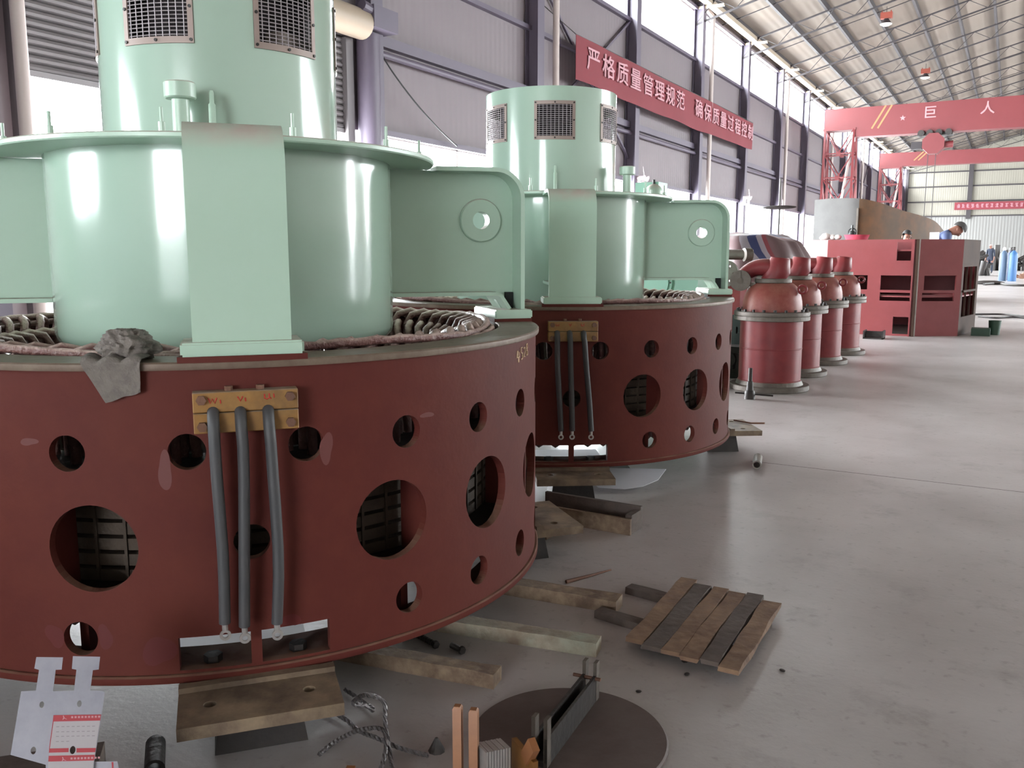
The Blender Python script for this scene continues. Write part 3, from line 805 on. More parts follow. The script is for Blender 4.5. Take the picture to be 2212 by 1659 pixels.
# brown plate with a round bar on it, wooden tray behind
pl = B(); M = Matrix.Translation((-1.755, 3.405, .066)) @ Matrix.Rotation(R(135), 4, 'Z'); pl.box(0, (.34, .15, .02), M=M)
tag(obj('steel_plate', pl, PLATE), 'flat brown steel plate propped beside the wooden tray, a round bar lying on it', 'plate')
tag(obj('round_bar', B().cyl((-1.85, 3.41, .091), (-1.63, 3.24, .091), .014, n=14), DARK), 'short dark round bar lying on the flat brown plate', 'bar')
sb = B(); sb.b2((-1.86, 3.33, 0), (-1.70, 3.46, .055)); tag(obj('timber_block', sb, WOOD), 'dark wooden block under the flat brown plate', 'block')
tr = thing('wooden_tray', (-1.60, 3.62, 0), 'low dark wooden trough with an open top between the two generators', 'tray', R(-2))
for nm, a, c, m in (('side_board', (-.30, -.045, 0), (.2, -.03, .075), WOOD), ('side_board', (-.30, .07, 0), (.2, .09, .105), PAL_B), ('end_board', (.17, -.03, 0), (.2, .07, .09), PAL_B), ('bottom_board', (-.3, -.03, 0), (.17, .07, .02), RUST)):
    obj(nm, B().b2(a, c), m, tr)
obj('copper_strip', B().b2((-.26, -.02, .045), (.15, .01, .055)), COPPER, tr)
# white sheet leaning by the second generator
b = B(); poly = [(-.17, .0), (-.14, -.13), (.0, -.155), (.1, -.13), (.2, -.06), (.27, .06), (.1, .075), (-.17, .09)]
b.prism(poly, .003, Matrix.Translation((-1.78, 4.36, .055)) @ Matrix.Rotation(R(33), 4, 'Z') @ Matrix.Rotation(R(14), 4, 'X'))
tag(obj('sheet_offcut', b, WHITE), 'white sheet offcut with a curved edge lying beside the second generator', 'sheet')
tag(obj('sheet_offcut', B().box((-1.93, 4.50, .02), (.3, .22, .04), R(33)), DARK), 'dark flat offcut under the white curved sheet', 'sheet')
for (x, y, r, n) in ((-2.16, 1.99, -41.9, 'nearest'), (-2.34, 4.87, -57.2, 'second')):
    tag(obj('white_sheet', B().b2((-.14, -.2, 0), (.14, .2, .004)), WHITE, None, (x, y, .0), (0, 0, R(r))), f'flat white sheet on the floor seen through the bottom slot of the {n} generator', 'sheet')
# on and beside the second generator's right sole plate
tag(obj('welding_rod', B().tube([(-1.53, 5.72, .158), (-1.40, 5.66, .16), (-1.31, 5.64, .172)], .006, 6), RUST), 'thin bent rod on the right sole plate of the second generator', 'rod')
pp = B(); pp.lathe([(.018, 0), (.026, 0), (.026, .2), (.018, .2)], 18, close=True)
o = obj('pipe_stub', pp, VFL, None, (-1.215, 5.08, .027)); o.rotation_euler = (R(-90), 0, R(12)); tag(o, 'short rusty pipe stub on the floor right of the second generator', 'pipe')
# rusty disc in the foreground and the things on it
tag(obj('steel_disc', B().lathe([(.0001, .014), (.250, .014), (.255, .010), (.255, 0), (.0001, 0)], 96), BRICK, None, (-.913, 1.925, 0)), 'flat rusty round disc lying on the floor at the bottom edge', 'disc')
cl = thing('clamp', (-.93, 1.95, .014), 'dark steel channel clamp with upright prongs lying on the rusty disc', 'clamp', R(80.5) if 0 else math.atan2(2.14-1.76, -.935+.905))
L2 = .19
obj('channel', B().b2((-L2, -.02, 0), (L2, .02, .012)).b2((-L2, -.02, .012), (L2, -.012, .075)).b2((-L2, .012, .012), (L2, .02, .075)), DARK, cl)
for x in (-L2+.012, L2-.012):
    for y in (-.016, .016):
        pr = B().b2((x-.012, y-.005, .0), (x+.012, y+.005, .112 if x > 0 else .125)); obj('prong', pr, VFL, cl)
obj('hinge_pin', B().cyl((L2-.03, -.035, .07), (L2-.03, .045, .07), .005, n=10), RUST, cl)
# copper bars and small blocks standing at the bottom edge
for (x, y, zt, lab) in ((-.955, 1.462, .304, 'left of the pair of upright orange copper bars at the bottom edge'), (-.925, 1.478, .297, 'right of the pair of upright orange copper bars at the bottom edge')):
    cb = B(); h = .0095; cb.rings([[(-h, -h, 0), (h, -h, 0), (h, h, 0), (-h, h, 0)], [(-h, -h, zt-.005), (h, -h, zt-.005), (h, h, zt-.005), (-h, h, zt-.005)], [(-h*.7, -h*.7, zt), (h*.7, -h*.7, zt), (h*.7, h*.7, zt), (-h*.7, h*.7, zt)]])
    tag(obj('copper_bar', cb, COPPER, None, (x, y, 0), (0, 0, R(20))), lab, 'bar', 'upright copper bars')
cb = B().box((0, 0, .10), (.018, .018, .2)); tag(obj('copper_bar', cb, COPPER, None, (-1.115, 1.30, 0), (0, 0, R(25))), 'short orange copper bar low at the bottom edge, left of the tall pair', 'bar')
lam = B()
for k in range(9): lam.b2((-.022, -.03+k*.0068, 0), (.022, -.0245+k*.0068, .212-.0008*k+.0006*(k % 2)))
o = obj('lamination_stack', lam, ZINC, None, (-.893, 1.505, 0), (0, 0, R(-30))); tag(o, 'bright stack of thin steel laminations standing right of the copper bars', 'stack')
br = thing('brass_fixture', (-.84, 1.55, 0), 'yellow brass plate fixture with an orange end block beside the bright laminations', 'fixture', R(-35))
obj('plate', B().b2((-.055, -.006, 0), (.05, .006, .19)), BRASS, br)
eb = B().box((0,0,0), (.030, .016, .062), M=Matrix.Translation((.032, -.004, .205)) @ Matrix.Rotation(R(35), 4, 'Y')); obj('end_block', eb, COPPER, br)
# lamination sheets with stickers, bottom left
p0 = Vector((-1.676, 1.04, .295)); ux = Vector((.695, .719, 0)); uy = Vector((-.338, .326, .883)); un = ux.cross(uy)
ML = Matrix(((ux.x, uy.x, un.x, p0.x), (ux.y, uy.y, un.y, p0.y), (ux.z, uy.z, un.z, p0.z), (0, 0, 0, 1)))
def dove(x0, x1, s):  # one T shaped tooth outline going up then down, from left foot to right foot
    return
poly = [(-.090, -.069), (-.075, .053), (-.047, .051), (-.0425, .092), (-.0515, .096), (-.0485, .119), (.003, .112), (.001, .087), (-.0105, .088), (-.0145, .045),
        (.026, .041), (.030, .083), (.021, .086), (.0225, .112), (.076, .104), (.0735, .078), (.062, .078), (.0575, .037), (.083, .033), (.086, .029), (.080, -.020), (.067, -.108),
        (.060, -.31), (-.02, -.32), (-.024, -.098)]
hl = lambda x, y, r=.0062: [(x+r*.72*cos(2*pi*k/18), y+r*1.05*sin(2*pi*k/18)) for k in range(18)]
lamp = thing('punched_sheet', tuple(ML @ Vector((.02, -.31, 0))), 'bright punched steel sheet with two T shaped teeth and a red and white sticker', 'sheet')
Lo = Matrix.Translation(-(ML @ Vector((.02, -.31, 0)))) @ ML
obj('sheet_body', B().prism(poly, .002, Lo, [hl(-.035, .021), hl(.037, .013), hl(-.048, -.067, .007), hl(.026, -.077, .0075)]), SHEET, lamp)
st = B(); Ls = Lo @ Matrix.Translation((0, 0, .0012))
def quad(b, pts, z, mi=0): b.prism(pts, .0004, Lo @ Matrix.Translation((0, 0, z)), mi=mi)
b = B(); b.prism([(-.012, -.003), (.0795, -.0145), (.066, -.108), (.062, -.22), (-.022, -.21), (-.0195, -.098)], .0006, Lo @ Matrix.Translation((0, 0, .0014)), [hl(.026, -.077, .0078)])
sk = obj('sticker', b, STICK, lamp)
b = B()
quad(b, [(-.012, -.003), (.0795, -.0145), (.078, -.0265), (-.013, -.0155)], .0019)
quad(b, [(-.0182, -.0675), (.0185, -.072), (.0185, -.080), (-.0187, -.0755)], .0019); quad(b, [(.0335, -.0745), (.0705, -.0795), (.0692, -.0875), (.0335, -.083)], .0019)
quad(b, [(-.0187, -.0815), (.0685, -.0925), (.067, -.1035), (-.0192, -.0925)], .0019)
quad(b, [(-.013, -.0155), (-.0115, -.0157), (-.0172, -.0675), (-.0185, -.0675)], .0019)
obj('red_print', b, STRED, sk)
b = B()
for (x, y) in ((.006, -.0105), (.0065, -.0915)):
    b.prism([(x, y+.004), (x+.0015, y+.004), (x+.0035, y-.001), (x+.008, y-.004), (x+.0075, y-.0045), (x+.003, y-.002), (x, y-.0045), (x-.0005, y-.004), (x+.001, y)], .0003, Lo @ Matrix.Translation((0, 0, .0023)))
    for k in range(9):
        xx = x+.016+.0065*k; yy = y-.0019-.00078*k
        quad(b, [(xx, yy+.0025), (xx+.004, yy+.002), (xx+.004, yy-.002), (xx, yy-.0015)], .0023)
obj('white_print', b, STWH, sk)
b = B()
for r_, y in enumerate((-.024, -.034, -.043, -.053)):
    for k in range(8 if r_ != 3 else 3):
        xx = -.006+.0098*k; yy = y-.00125*k-.002
        quad(b, [(xx, yy), (xx+.0055, yy-.0006), (xx+.0055, yy-.0022), (xx, yy-.0016)], .0019)
obj('grey_print', b, STGR, sk)
b = B(); b.prism([(.066, -.106), (.111, -.112), (.114, -.126), (.10, -.30), (.06, -.30)], .002, Lo @ Matrix.Translation((0, 0, -.006)))
b2_ = thing('punched_sheet', tuple(ML @ Vector((.09, -.31, -.006))), 'second bright sheet showing behind the lower right of the stickered one', 'sheet')
Lo2 = Matrix.Translation(-(ML @ Vector((.09, -.31, -.006)))) @ ML
b = B().prism([(.062, -.10), (.066, -.106), (.111, -.112), (.114, -.126), (.10, -.30), (.06, -.30)], .002, Lo2 @ Matrix.Translation((0, 0, -.006))); obj('sheet_body', b, SHEET, b2_)
obj('red_print', B().prism([(.100, -.112), (.1035, -.1125), (.1045, -.14), (.102, -.14)], .0006, Lo2 @ Matrix.Translation((0, 0, -.0046))), STRED, b2_)
sp = B().b2((-.17, -.09, 0), (.12, .09, .155)); tag(obj('timber_block', sp, PAL_B, None, (-1.735, 1.015, 0), (0, 0, R(46)) if 0 else (0, 0, R(46))), 'dark wooden block the bright punched sheet leans on', 'block')
# wire rope sling
def spline(pts, n=8):
    P = [Vector(p) for p in pts]; out = []
    for i in range(len(P)-1):
        a, b_, c, d_ = P[max(i-1, 0)], P[i], P[i+1], P[min(i+2, len(P)-1)]
        for k in range(n):
            s = k/n; out.append(.5*((2*b_)+(-a+c)*s+(2*a-5*b_+4*c-d_)*s*s+(-a+3*b_-3*c+d_)*s**3))
    return out+[P[-1]]
def twisted(b, pts, R0):
    pts = spline(pts, 14); n = len(pts); L = 0; ph = [0]
    for i in range(1, n): L += (pts[i]-pts[i-1]).length; ph.append(L/.05*2*pi)
    for s in range(4):
        q = []
        for i, p in enumerate(pts):
            t = (pts[min(i+1, n-1)]-pts[max(i-1, 0)]).normalized(); x = t.cross(Vector((0, 0, 1))); 
            x = x.normalized() if x.length > 1e-3 else Vector((1, 0, 0)); y = x.cross(t)
            a = ph[i]+s*pi/2; q.append(p+(x*cos(a)+y*sin(a))*R0*.5)
        b.tube(q, R0*.55, 6)
    return b
rp = B()
twisted(rp, [(-1.68, 1.76, .012), (-1.56, 1.72, .014), (-1.47, 1.70, .014), (-1.40, 1.67, .016), (-1.33, 1.66, .02), (-1.25, 1.66, .014), (-1.18, 1.67, .012)], .0060)
twisted(rp, [(-1.58, 1.83, .012), (-1.49, 1.80, .012), (-1.43, 1.765, .02), (-1.40, 1.72, .06), (-1.42, 1.675, .085), (-1.385, 1.68, .115), (-1.34, 1.70, .10), (-1.32, 1.68, .06), (-1.29, 1.65, .03), (-1.25, 1.61, .012), (-1.2, 1.56, .012)], .0060)
twisted(rp, [(-1.42, 1.54, .012), (-1.42, 1.60, .015), (-1.38, 1.645, .035), (-1.32, 1.665, .045), (-1.28, 1.63, .03), (-1.25, 1.57, .012), (-1.24, 1.52, .012)], .0060)
tag(obj('wire_rope', rp, ROPE, ang=60), 'knotted grey steel wire rope lying on the floor in front of the nearest generator', 'rope')
hk = B().cyl((0, 0, 0), (0, 0, .035), .022, .004, n=9); o = obj('steel_spike', hk, DARK, None, (-1.185, 1.715, .0)); tag(o, 'dark pointed lump on the floor at the end of the wire rope', 'lump')
o = obj('pipe_end', B().lathe([(.016, 0), (.024, 0), (.024, .12), (.016, .12)], 18, close=True), DARK, None, (-1.80, 1.36, .024), (R(90), 0, R(50))); tag(o, 'dark pipe end lying on the floor at the bottom edge, right of the stickered sheet', 'pipe')
for i, (x, y, r) in enumerate(((-.792, 2.5, .012), (-.516, 2.585, .008), (-.848, 2.251, .007), (-.76, 2.42, .008))):
    o = obj('steel_chip', B().ball((0, 0, r*.4), r, 8, 6, (1, 1.3, .4)), DARK, None, (x, y, 0), (0, 0, i)); tag(o, 'tiny dark steel chip on the bare floor near the pallet', 'chip', 'chips on the floor')

# ------------------------------------------------------------------ four relief valves
def valve_tree(label):
    v = thing('relief_valve', (0, 0, 0), label, 'valve', 0, 'row of dark red valves')
    bf = obj('base_flange', B().lathe([(.25, 0), (.355, 0), (.36, .006), (.36, .045), (.355, .05), (.25, .05)], 64, close=True), VFL, v)
    obj('lower_body', B().lathe([(.27, .05), (.287, .05), (.287, .09), (.281, .095), (.281, .38), (.284, .384), (.284, .39), (.281, .394), (.281, .645), (.27, .645)], 64), VALVE, v)
    obj('weld_band', B().lathe([(.28, .05), (.305, .05), (.29, .085), (.28, .085)], 64, close=True), VFL, v)
    mf = obj('middle_flange', B().lathe([(.26, .645), (.335, .645), (.34, .65), (.34, .682), (.333, .686), (.333, .690), (.34, .694), (.34, .722), (.335, .727), (.24, .727)], 64, close=True), VFL, v)
    for k in range(20):
        a = 2*pi*k/20; obj('bolt', cached('vb', lambda: B().hexbolt((.31, 0, .727), (0, 0, 1), .014, .022).mesh('vb')), DARK, mf, rot=(0, 0, a))
    prof = [(.268, .727), (.268, .75)]+[(.15+.118*cos(t), .75+.235*sin(t)) for t in [pi/2*i/10 for i in range(1, 10)]]+[(.152, .985)]
    obj('dome', B().lathe(prof, 64), VDOME, v)
    obj('neck_flange', B().lathe([(.10, .985), (.162, .985), (.166, .99), (.166, 1.02), (.162, 1.025), (.10, 1.025)], 48, close=True), VFL, v)
    # slanted outlet stub and the lever arm that curves down to the left
    b = B(); n = 32; rs = []
    for z, dx, sl, r in ((1.02, .0, 0, .115), (1.08, .035, .12, .112), (1.205, .055, .10, .088), (1.213, .055, .10, .082), (1.195, .055, .10, .060)):
        rs.append([(dx+r*cos(2*pi*k/n), r*sin(2*pi*k/n), z-sl*r*cos(2*pi*k/n)) for k in range(n)])
    b.rings(rs); obj('outlet_stub', b, VALVE, v)
    arm_p = spline([(.03, 0, 1.105), (-.08, -.01, 1.125), (-.18, -.02, 1.11), (-.25, -.05, 1.06), (-.265, -.09, 1.02)], 5)
    obj('side_arm', B().tube(arm_p, [.085-.0011*i for i in range(len(arm_p))], 20), VALVE, v)
    hb = B().cyl((-.265, -.13, 1.005), (-.262, -.165, 1.005), .095, n=40).cyl((-.265, -.165, 1.005), (-.262, -.175, 1.005), .028, n=20); hb.b2((-.268, -.174, 1.005), (-.258, -.165, 1.09))
    obj('end_disc', hb, VFL, v)
    t = B(); n = 24; t.tube([(.275+.035*cos(2*pi*k/n), -.05, .93+.035*sin(2*pi*k/n)) for k in range(n)], .012, 8, close=True); obj('lifting_ring', t, VALVE, v)
    t = B().b2((-.21, -.13, .955), (-.13, -.10, .99)); obj('lug', t, VFL, v)
    return v
vl = ['nearest dark red valve in the row, its round end disc in full view', 'dark red valve standing just behind the nearest one in the row', 'third dark red valve in the row counting from the generators', 'last dark red valve in the row, next to the big red casing']
v0 = valve_tree(vl[0]); v0.location = (-1.905, 8.3, 0)
for k, (x, y) in enumerate(((-1.945, 9.45), (-1.92, 10.6), (-1.885, 11.75))):
    c = copy_tree(v0); c.location = (x, y, 0); c['label'] = vl[k+1]
jk = thing('screw_jack', (-1.905, 7.60, 0), 'small dark screw jack with a bar through its base, in front of the nearest valve', 'jack')
obj('base', B().lathe([(.0001, 0), (.048, 0), (.046, .05), (.04, .07), (.034, .078), (.0001, .078)], 24), DARK, jk)
obj('screw', B().lathe([(.031, .075), (.026, .15), (.019, .158), (.017, .27), (.0001, .272)], 18), DARK, jk)
obj('handle_bar', B().cyl((-.12, -.03, .05), (.19, .05, .035), .008, n=8), DARK, jk)

# ------------------------------------------------------------------ things behind the valves
t3 = thing('pump_housing', (-2.95, 8.3, 0), 'pale green machine with a round bolted cover, mostly hidden behind the second generator', 'machine')
obj('body', B().b2((-.55, -.28, 0), (.42, .5, 1.16)), TEAL, t3)
cv = B(); M = Matrix.Translation((-.02, -.29, .98)) @ Matrix.Rotation(pi/2, 4, 'X'); cv.prism(circ(0, 0, .2, 40), .04, M); cv.prism(circ(0, 0, .17, 40), .08, M)
cv = obj('round_cover', cv, TEAL, t3)
for k in range(12): obj('cover_bolt', B().hexbolt((-.02+.185*cos(k*pi/6), -.31, .98+.185*sin(k*pi/6)), (0, -1, 0), .008, .01), DARK, cv)
obj('tower', B().b2((-.33, .0, 1.16), (-.09, .25, 1.94)), TEAL, t3)
obj('dome', B().ball((-.13, -.02, 1.835), .085, 20, 12), GREEN2, t3)
obj('cap_knob', B().cyl((-.13, -.02, 1.90), (-.13, -.02, 1.96), .014, n=10), BLACK, t3)
gb = thing('gearbox', (-2.72, 9.75, 0), 'red gearbox with flanged discs, half hidden between the second generator and the valves', 'gearbox')
obj('housing', B().b2((-.42, -.35, .42), (.22, .4, .93)), VALVE, gb)
obj('bed', B().b2((-.45, -.4, 0), (.2, .45, .42)), DARK, gb)
for x, z in ((.06, 1.04), (-.12, .98)):
    c = B(); M = Matrix.Translation((x, -.36, z)) @ Matrix.Rotation(R(90), 4, 'X'); c.prism(circ(0, 0, .14, 36), .04, M, [circ(.09*cos(q*pi/3), .09*sin(q*pi/3), .014, 10) for q in range(6)]); obj('flange_disc', c, VFL, gb)
tag(obj('steel_shaft', B().cyl((-3.6, 9.5, 1.24), (-2.42, 9.55, 1.24), .055, n=24).cyl((-2.50, 9.5, 1.24), (-2.44, 9.55, 1.24), .07, n=24).b2((-2.85, 9.45, .93), (-2.7, 9.6, 1.2)), VFL), 'thick grey steel shaft lying across the top of the red gearbox', 'shaft')
for k, (x, y, s, m, lab) in enumerate(((-2.42, 8.93, (.22, .26, .32), DARK, 'dark engine block on the floor left of the nearest valve'), (-2.40, 9.235, (.2, .2, .62), BLACK, 'taller black machine part left of the second valve'), (-2.40, 8.15, (.16, .22, .1), RUST, 'rusty plate on the floor left of the nearest valve'))):
    b = B().b2((-s[0]/2, -s[1]/2, 0), (s[0]/2, s[1]/2, s[2]))
    if s[2] > .2:
        for q in range(4): b.b2((-s[0]/2+.02+q*s[0]/4, -s[1]/2-.03, s[2]*.3), (-s[0]/2+.05+q*s[0]/4, -s[1]/2, s[2]*.8))
        b.cyl((0, -s[1]/2-.05, s[2]*.6), (0, -s[1]/2, s[2]*.6), .07, n=16)
    tag(obj('machine_part', b, m, None, (x, y, 0)), lab, 'machine part')
def tarp_heap():
    b = B(); nu, nv = 90, 26; V = []
    for j in range(nv+1):
        t = j/nv; row = []
        for i in range(nu):
            a = 2*pi*i/nu; fold = sin(a*13+2*sin(a*3))*.06*min(1, t*2)+noise.noise(Vector((cos(a)*2, sin(a)*2, t*3)))*.12
            rr = min(1, (t*1.7)**.8) if t < .6 else 1+.12*(t-.6)
            x = (.86*rr)*cos(a)*(1+fold*.7); y = .75*rr*sin(a)*(1+fold*.7)
            z = 1.53-.10*t-.9*max(0, t-.45)**1.2*2.6+.05*noise.noise(Vector((x*3, y*3, 1)))
            z -= .22*max(0, x-.35)
            z = max(0, z)
            row.append(b.v((x, y, z)))
        V.append(row)
    for j in range(nv):
        for i in range(nu): b.f((V[j][i], V[j][(i+1) % nu], V[j+1][(i+1) % nu], V[j+1][i]))
    b.f(V[0])
    return b
tag(obj('tarpaulin', tarp_heap(), TARP, None, (-3.15, 12.1, 0), ang=60), 'striped tarpaulin thrown over a tall heap behind the valves', 'tarpaulin')
ps = thing('pole_stand', (-2.93, 12.95, 0), 'thin dark pole with a crossed dark blade, rising behind the tarpaulin', 'pole')
obj('pole', B().cyl((0, 0, 0), (0, 0, 2.3), .014, n=8), DARK, ps); obj('foot', B().b2((-.2, -.2, 0), (.2, .2, .02)), DARK, ps)
obj('cross_blade', B().ball((0, 0, 1.90), .24, 16, 8, (1, .25, .12)), DARK, ps)

# ------------------------------------------------------------------ red polygonal casing
tk = thing('turbine_casing', (-1.6, 15.6, 0), 'big red many-sided steel casing with rectangular openings, men working behind it', 'casing')
o3 = Vector((-1.6, 15.6, 0))
PV = [(-2.55, 14.70), (-1.275, 14.65), (-.645, 15.08), (-.455, 16.2), (-.75, 17.0), (-2.2, 17.15), (-3.0, 16.6), (-3.05, 15.4), (-2.9, 14.93)]
def wallplate(p, q, holes, m, name, z1=1.465, t=.03):
    p, q = Vector((*p, 0))-o3, Vector((*q, 0))-o3; p.z = q.z = 0; d = q-p; L = d.length; ux = d/L; n = Vector((ux.y, -ux.x, 0))
    M = Matrix(((ux.x, 0, -n.x, p.x+n.x*t*0), (ux.y, 0, -n.y, p.y), (0, 1, 0, 0), (0, 0, 0, 1)))
    return obj(name, B().prism([(0, 0), (L, 0), (L, z1), (0, z1)], t, M @ Matrix.Translation((0, 0, t/2)), [[(a, z0), (b, z0), (b, zz), (a, zz)] for a, b, z0, zz in holes]), m, tk), L
wallplate(PV[0], PV[1], [(1.02, 1.22, 1.146, 1.424), (.81, 1.24, .70, .92), (.81, 1.24, .535, .66), (1.02, 1.245, .03, .292), (.42, .62, .70, .92)], TANKR, 'side_plate')
wallplate(PV[1], PV[2], [(.17, .68, .70, .92), (.15, .66, .535, .66)], TANKR, 'side_plate')
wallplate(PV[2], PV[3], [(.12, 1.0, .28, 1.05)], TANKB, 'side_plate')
for i in range(3, 9): wallplate(PV[i], PV[(i+1) % 9], [], TANKR, 'side_plate')
for (x0, x1, m) in ((-1.305, -1.285, TANKR), (-1.262, -1.225, TANKB), (-1.222, -1.212, VFL)):
    obj('joint_flange', B().b2(Vector((x0, 14.60, 0))-o3, Vector((x1, 14.70, 1.465))-o3), m, tk)
ip = [Vector((*p, 0))-o3 for p in PV]
b = B()
for z in (.60, 1.30): b.prism([(p.x*.97, p.y*.97) for p in ip], .02, Matrix.Translation((0, 0, z)), [[(p.x*.55, p.y*.5) for p in ip]])
obj('inner_shelf', b, TANKR, tk)
for k, (x, y) in enumerate(((-.60, 15.5), (-.55, 15.85))): obj('opening_bar', B().b2(Vector((x-.015, y-.015, .27))-o3, Vector((x+.015, y+.015, 1.06))-o3), TANKB, tk)
obj('opening_bar', B().beam(Vector((-.62, 15.15, .68))-o3, Vector((-.47, 16.1, .68))-o3, .03, .03), TANKB, tk)
tag(obj('basin', B().lathe([(.0001, .0), (.16, 0), (.19, .075), (.196, .08), (.18, .075), (.15, .012), (.0001, .012)], 32), PINK, None, (-2.17, 15.0, 1.465)), 'pink plastic basin on top of the red casing', 'basin')
bg = B()
for (x, y, z, r) in ((0, 0, .05, .07), (.1, .02, .04, .055), (.19, -.01, .04, .05), (-.05, .03, .03, .05)): bg.ball((x, y, z), r, 12, 8, (1.1, 1, .8))
tag(obj('plastic_bag', bg, BAG, None, (-2.64, 15.0, 1.472)), 'crumpled clear plastic bag on top of the red casing, left of the pink basin', 'bag')
vv = thing('hand_valve', (-2.28, 15.25, 1.465), 'small black valve with a wheel handle on the red casing behind the basin', 'valve')
obj('stem', B().cyl((0, 0, 0), (0, 0, .24), .02, n=8).ball((0, 0, .1), .055, 12, 8), BLACK, vv)
wh = B(); wh.tube([(.06*cos(k*pi/8), .0, .13+.06*sin(k*pi/8)) for k in range(16)], .01, 6, close=True); obj('handwheel', wh, BLACK, vv)
obj('deck_support', B().b2((-.95, -.75, 1.445), (.3, -.25, 1.464)), TANKR, tk)
# steel cradle on the floor in front
cr_ = B(); cr_.b2((-.14, -.02, 0), (.14, .25, .018)).b2((-.14, -.02, 0), (-.12, .25, .12)).b2((.12, -.02, 0), (.14, .25, .12)); cr_.b2((-.12, .12, .02), (.12, .13, .11))
tag(obj('steel_cradle', cr_, DARK, None, (-1.71, 13.93, 0)), 'small grey steel cradle on the floor in front of the red casing', 'cradle')
tag(obj('toolbox', B().b2((-.13, -.1, 0), (.13, .2, .11)), GRNBOX, None, (-.34, 15.35, 0)), 'dark green low box on the floor right of the red casing', 'box')
tag(obj('bucket', B().lathe([(.0001, 0), (.075, 0), (.09, .22), (.083, .215), (.07, .012), (.0001, .012)], 24), GRNBOX, None, (-.16, 15.62, 0)), 'small green tub standing right of the low dark green box', 'tub')

# ------------------------------------------------------------------ grey plate shell far behind
PS = [(-4.77, 25.2, 2.69), (-4.2, 24.9, 2.70), (-3.56, 24.7, 2.665), (-3.1, 25.0, 2.56), (-2.62, 25.8, 2.385), (-2.23, 26.6, 2.27), (-1.94, 27.5, 2.14), (-1.76, 28.6, 1.885)]
oS = Vector((-3.2, 26.5, 0)); b = B(); rs = []
pts = spline([(p[0], p[1], p[2]) for p in PS], 6)
for i, p in enumerate(pts):
    d = pts[min(i+1, len(pts)-1)]-pts[max(i-1, 0)]; d.z = 0; d.normalize(); n = Vector((-d.y, d.x, 0))*.04
    q = Vector((p.x, p.y, 0))-oS
    rs.append([q, q+n, q+n+Vector((0, 0, p.z)), q+Vector((0, 0, p.z))])
sh = thing('steel_shell', tuple(oS), 'huge curved grey and rust steel shell standing behind the red casing', 'shell')
b.rings(rs[:13]); obj('shell_plate', b, SHELLM, sh); b = B(); b.rings(rs[12:]); obj('rusted_shell_plate', b, SHELLR, sh)['label'] = 'rust brown plate'
obj('stiffener', B().b2(Vector((-3.60, 24.6, 1.2))-oS, Vector((-3.56, 24.72, 2.42))-oS), VFL, sh)
obj('base_ring', B().b2((-1.5, -1.4, 0), (-1.4, 2., .05)).b2((-1.4, 1.9, 0), (1.4, 2., .05)), RUST, sh)
obj('inner_brace', B().beam((-1.45, 1.95, .03), (-1.2, -1.4, 1.6), .06, .06).beam((1.3, 2, .03), (1.2, 1.0, 1.5), .06, .06), RUST, sh)

# ------------------------------------------------------------------ gantry cranes
def crane(y, zt, zb, label, text):
    c = thing('gantry_crane', (-8.0, y, 0), label, 'crane', 0, 'red gantry cranes')
    xl, xr = -.8, 21.5
    g = B(); g.rings([[(x_, 0, z0), (x_, .8, z0), (x_, .8, zt), (x_, 0, zt)] for x_, z0 in ((xl, zt-.95), (.6, zt-.95), (.62, zb), (xr, zb))])
    gd = obj('girder', g, CRANE, c)
    for dx in (0, .28): obj('hazard_stripe', B().beam((1.45+dx, -.006, zb+.35), (2.05+dx, -.006, zt), .006, .08), CRANEY, gd)
    if text:
        for (ch, x) in (('巨', 4.05), ('人', 6.5), ('重', 8.35), ('工', 10.4)):
            me = text_mesh(ch, .62, .004, 1., .008); o = obj('girder_letter', me, WTEXT, gd, (x, -.008, (zt+zb)/2+.22 if ch != '巨' else (zt+zb)/2+.2), (pi/2, 0, 0))
        obj('girder_star', B().prism([((.14 if k % 2 == 0 else .06)*sin(k*pi/5), (.14 if k % 2 == 0 else .06)*cos(k*pi/5)) for k in range(10)], .008, Matrix.Translation((2.85, -.006, (zt+zb)/2+.05)) @ Matrix.Rotation(pi/2, 4, 'X')), WTEXT, gd)
    ht = zt-1.0
    for s, name in ((0, 'leg'), ):
        l = B()
        posts = [((-.75, 0), (-.75, -.6)), ((.62, 0), (.75, -.6)), ((-.75, .8), (-.75, 1.9)), ((.62, .8), (.75, 1.9))]
        tp = [Vector((p[0][0], p[0][1], ht)) for p in posts]; bt = [Vector((p[1][0], p[1][1], .25)) for p in posts]
        for i in range(4): l.beam(tp[i], bt[i], .1, .1)
        nseg = 6
        for (i, j) in ((0, 1), (1, 3), (3, 2), (2, 0)):
            for k in range(nseg+1):
                t = k/nseg; a, b_ = tp[i].lerp(bt[i], t), tp[j].lerp(bt[j], t); l.beam(a, b_, .06, .06)
                if k < nseg:
                    t2 = (k+1)/nseg; a2, b2 = tp[i].lerp(bt[i], t2), tp[j].lerp(bt[j], t2); mid = (a2+b2)/2
                    l.beam(a, mid, .05, .05); l.beam(b_, mid, .05, .05)
                    l.box(mid, (.2, .03, .2))
        obj('lattice_leg', l, CRANE, c)
        obj('leg_brace', B().beam((.66, .1, ht), (-.2, -.7, .4), .1, .1), POLE, c)
        obj('leg_head', B().b2((-.85, -.05, ht-.06), (.72, .85, ht+.05)), CRANE, c)
        tr_ = B().b2((-.95, -1.0, .12), (.95, 2.3, .34)); obj('end_carriage', tr_, CRANE, c)
        for yy in (-.7, 1.9): obj('wheel', B().cyl((-.06, yy, .16), (.06, yy, .16), .16, n=20), DARK, c)
    r2 = B().b2((xr-.3, -1., .1), (xr+.3, 2., .4)).b2((xr-.2, 0, .3), (xr+.2, .8, zb)); obj('far_leg', r2, CRANE, c)
    return c
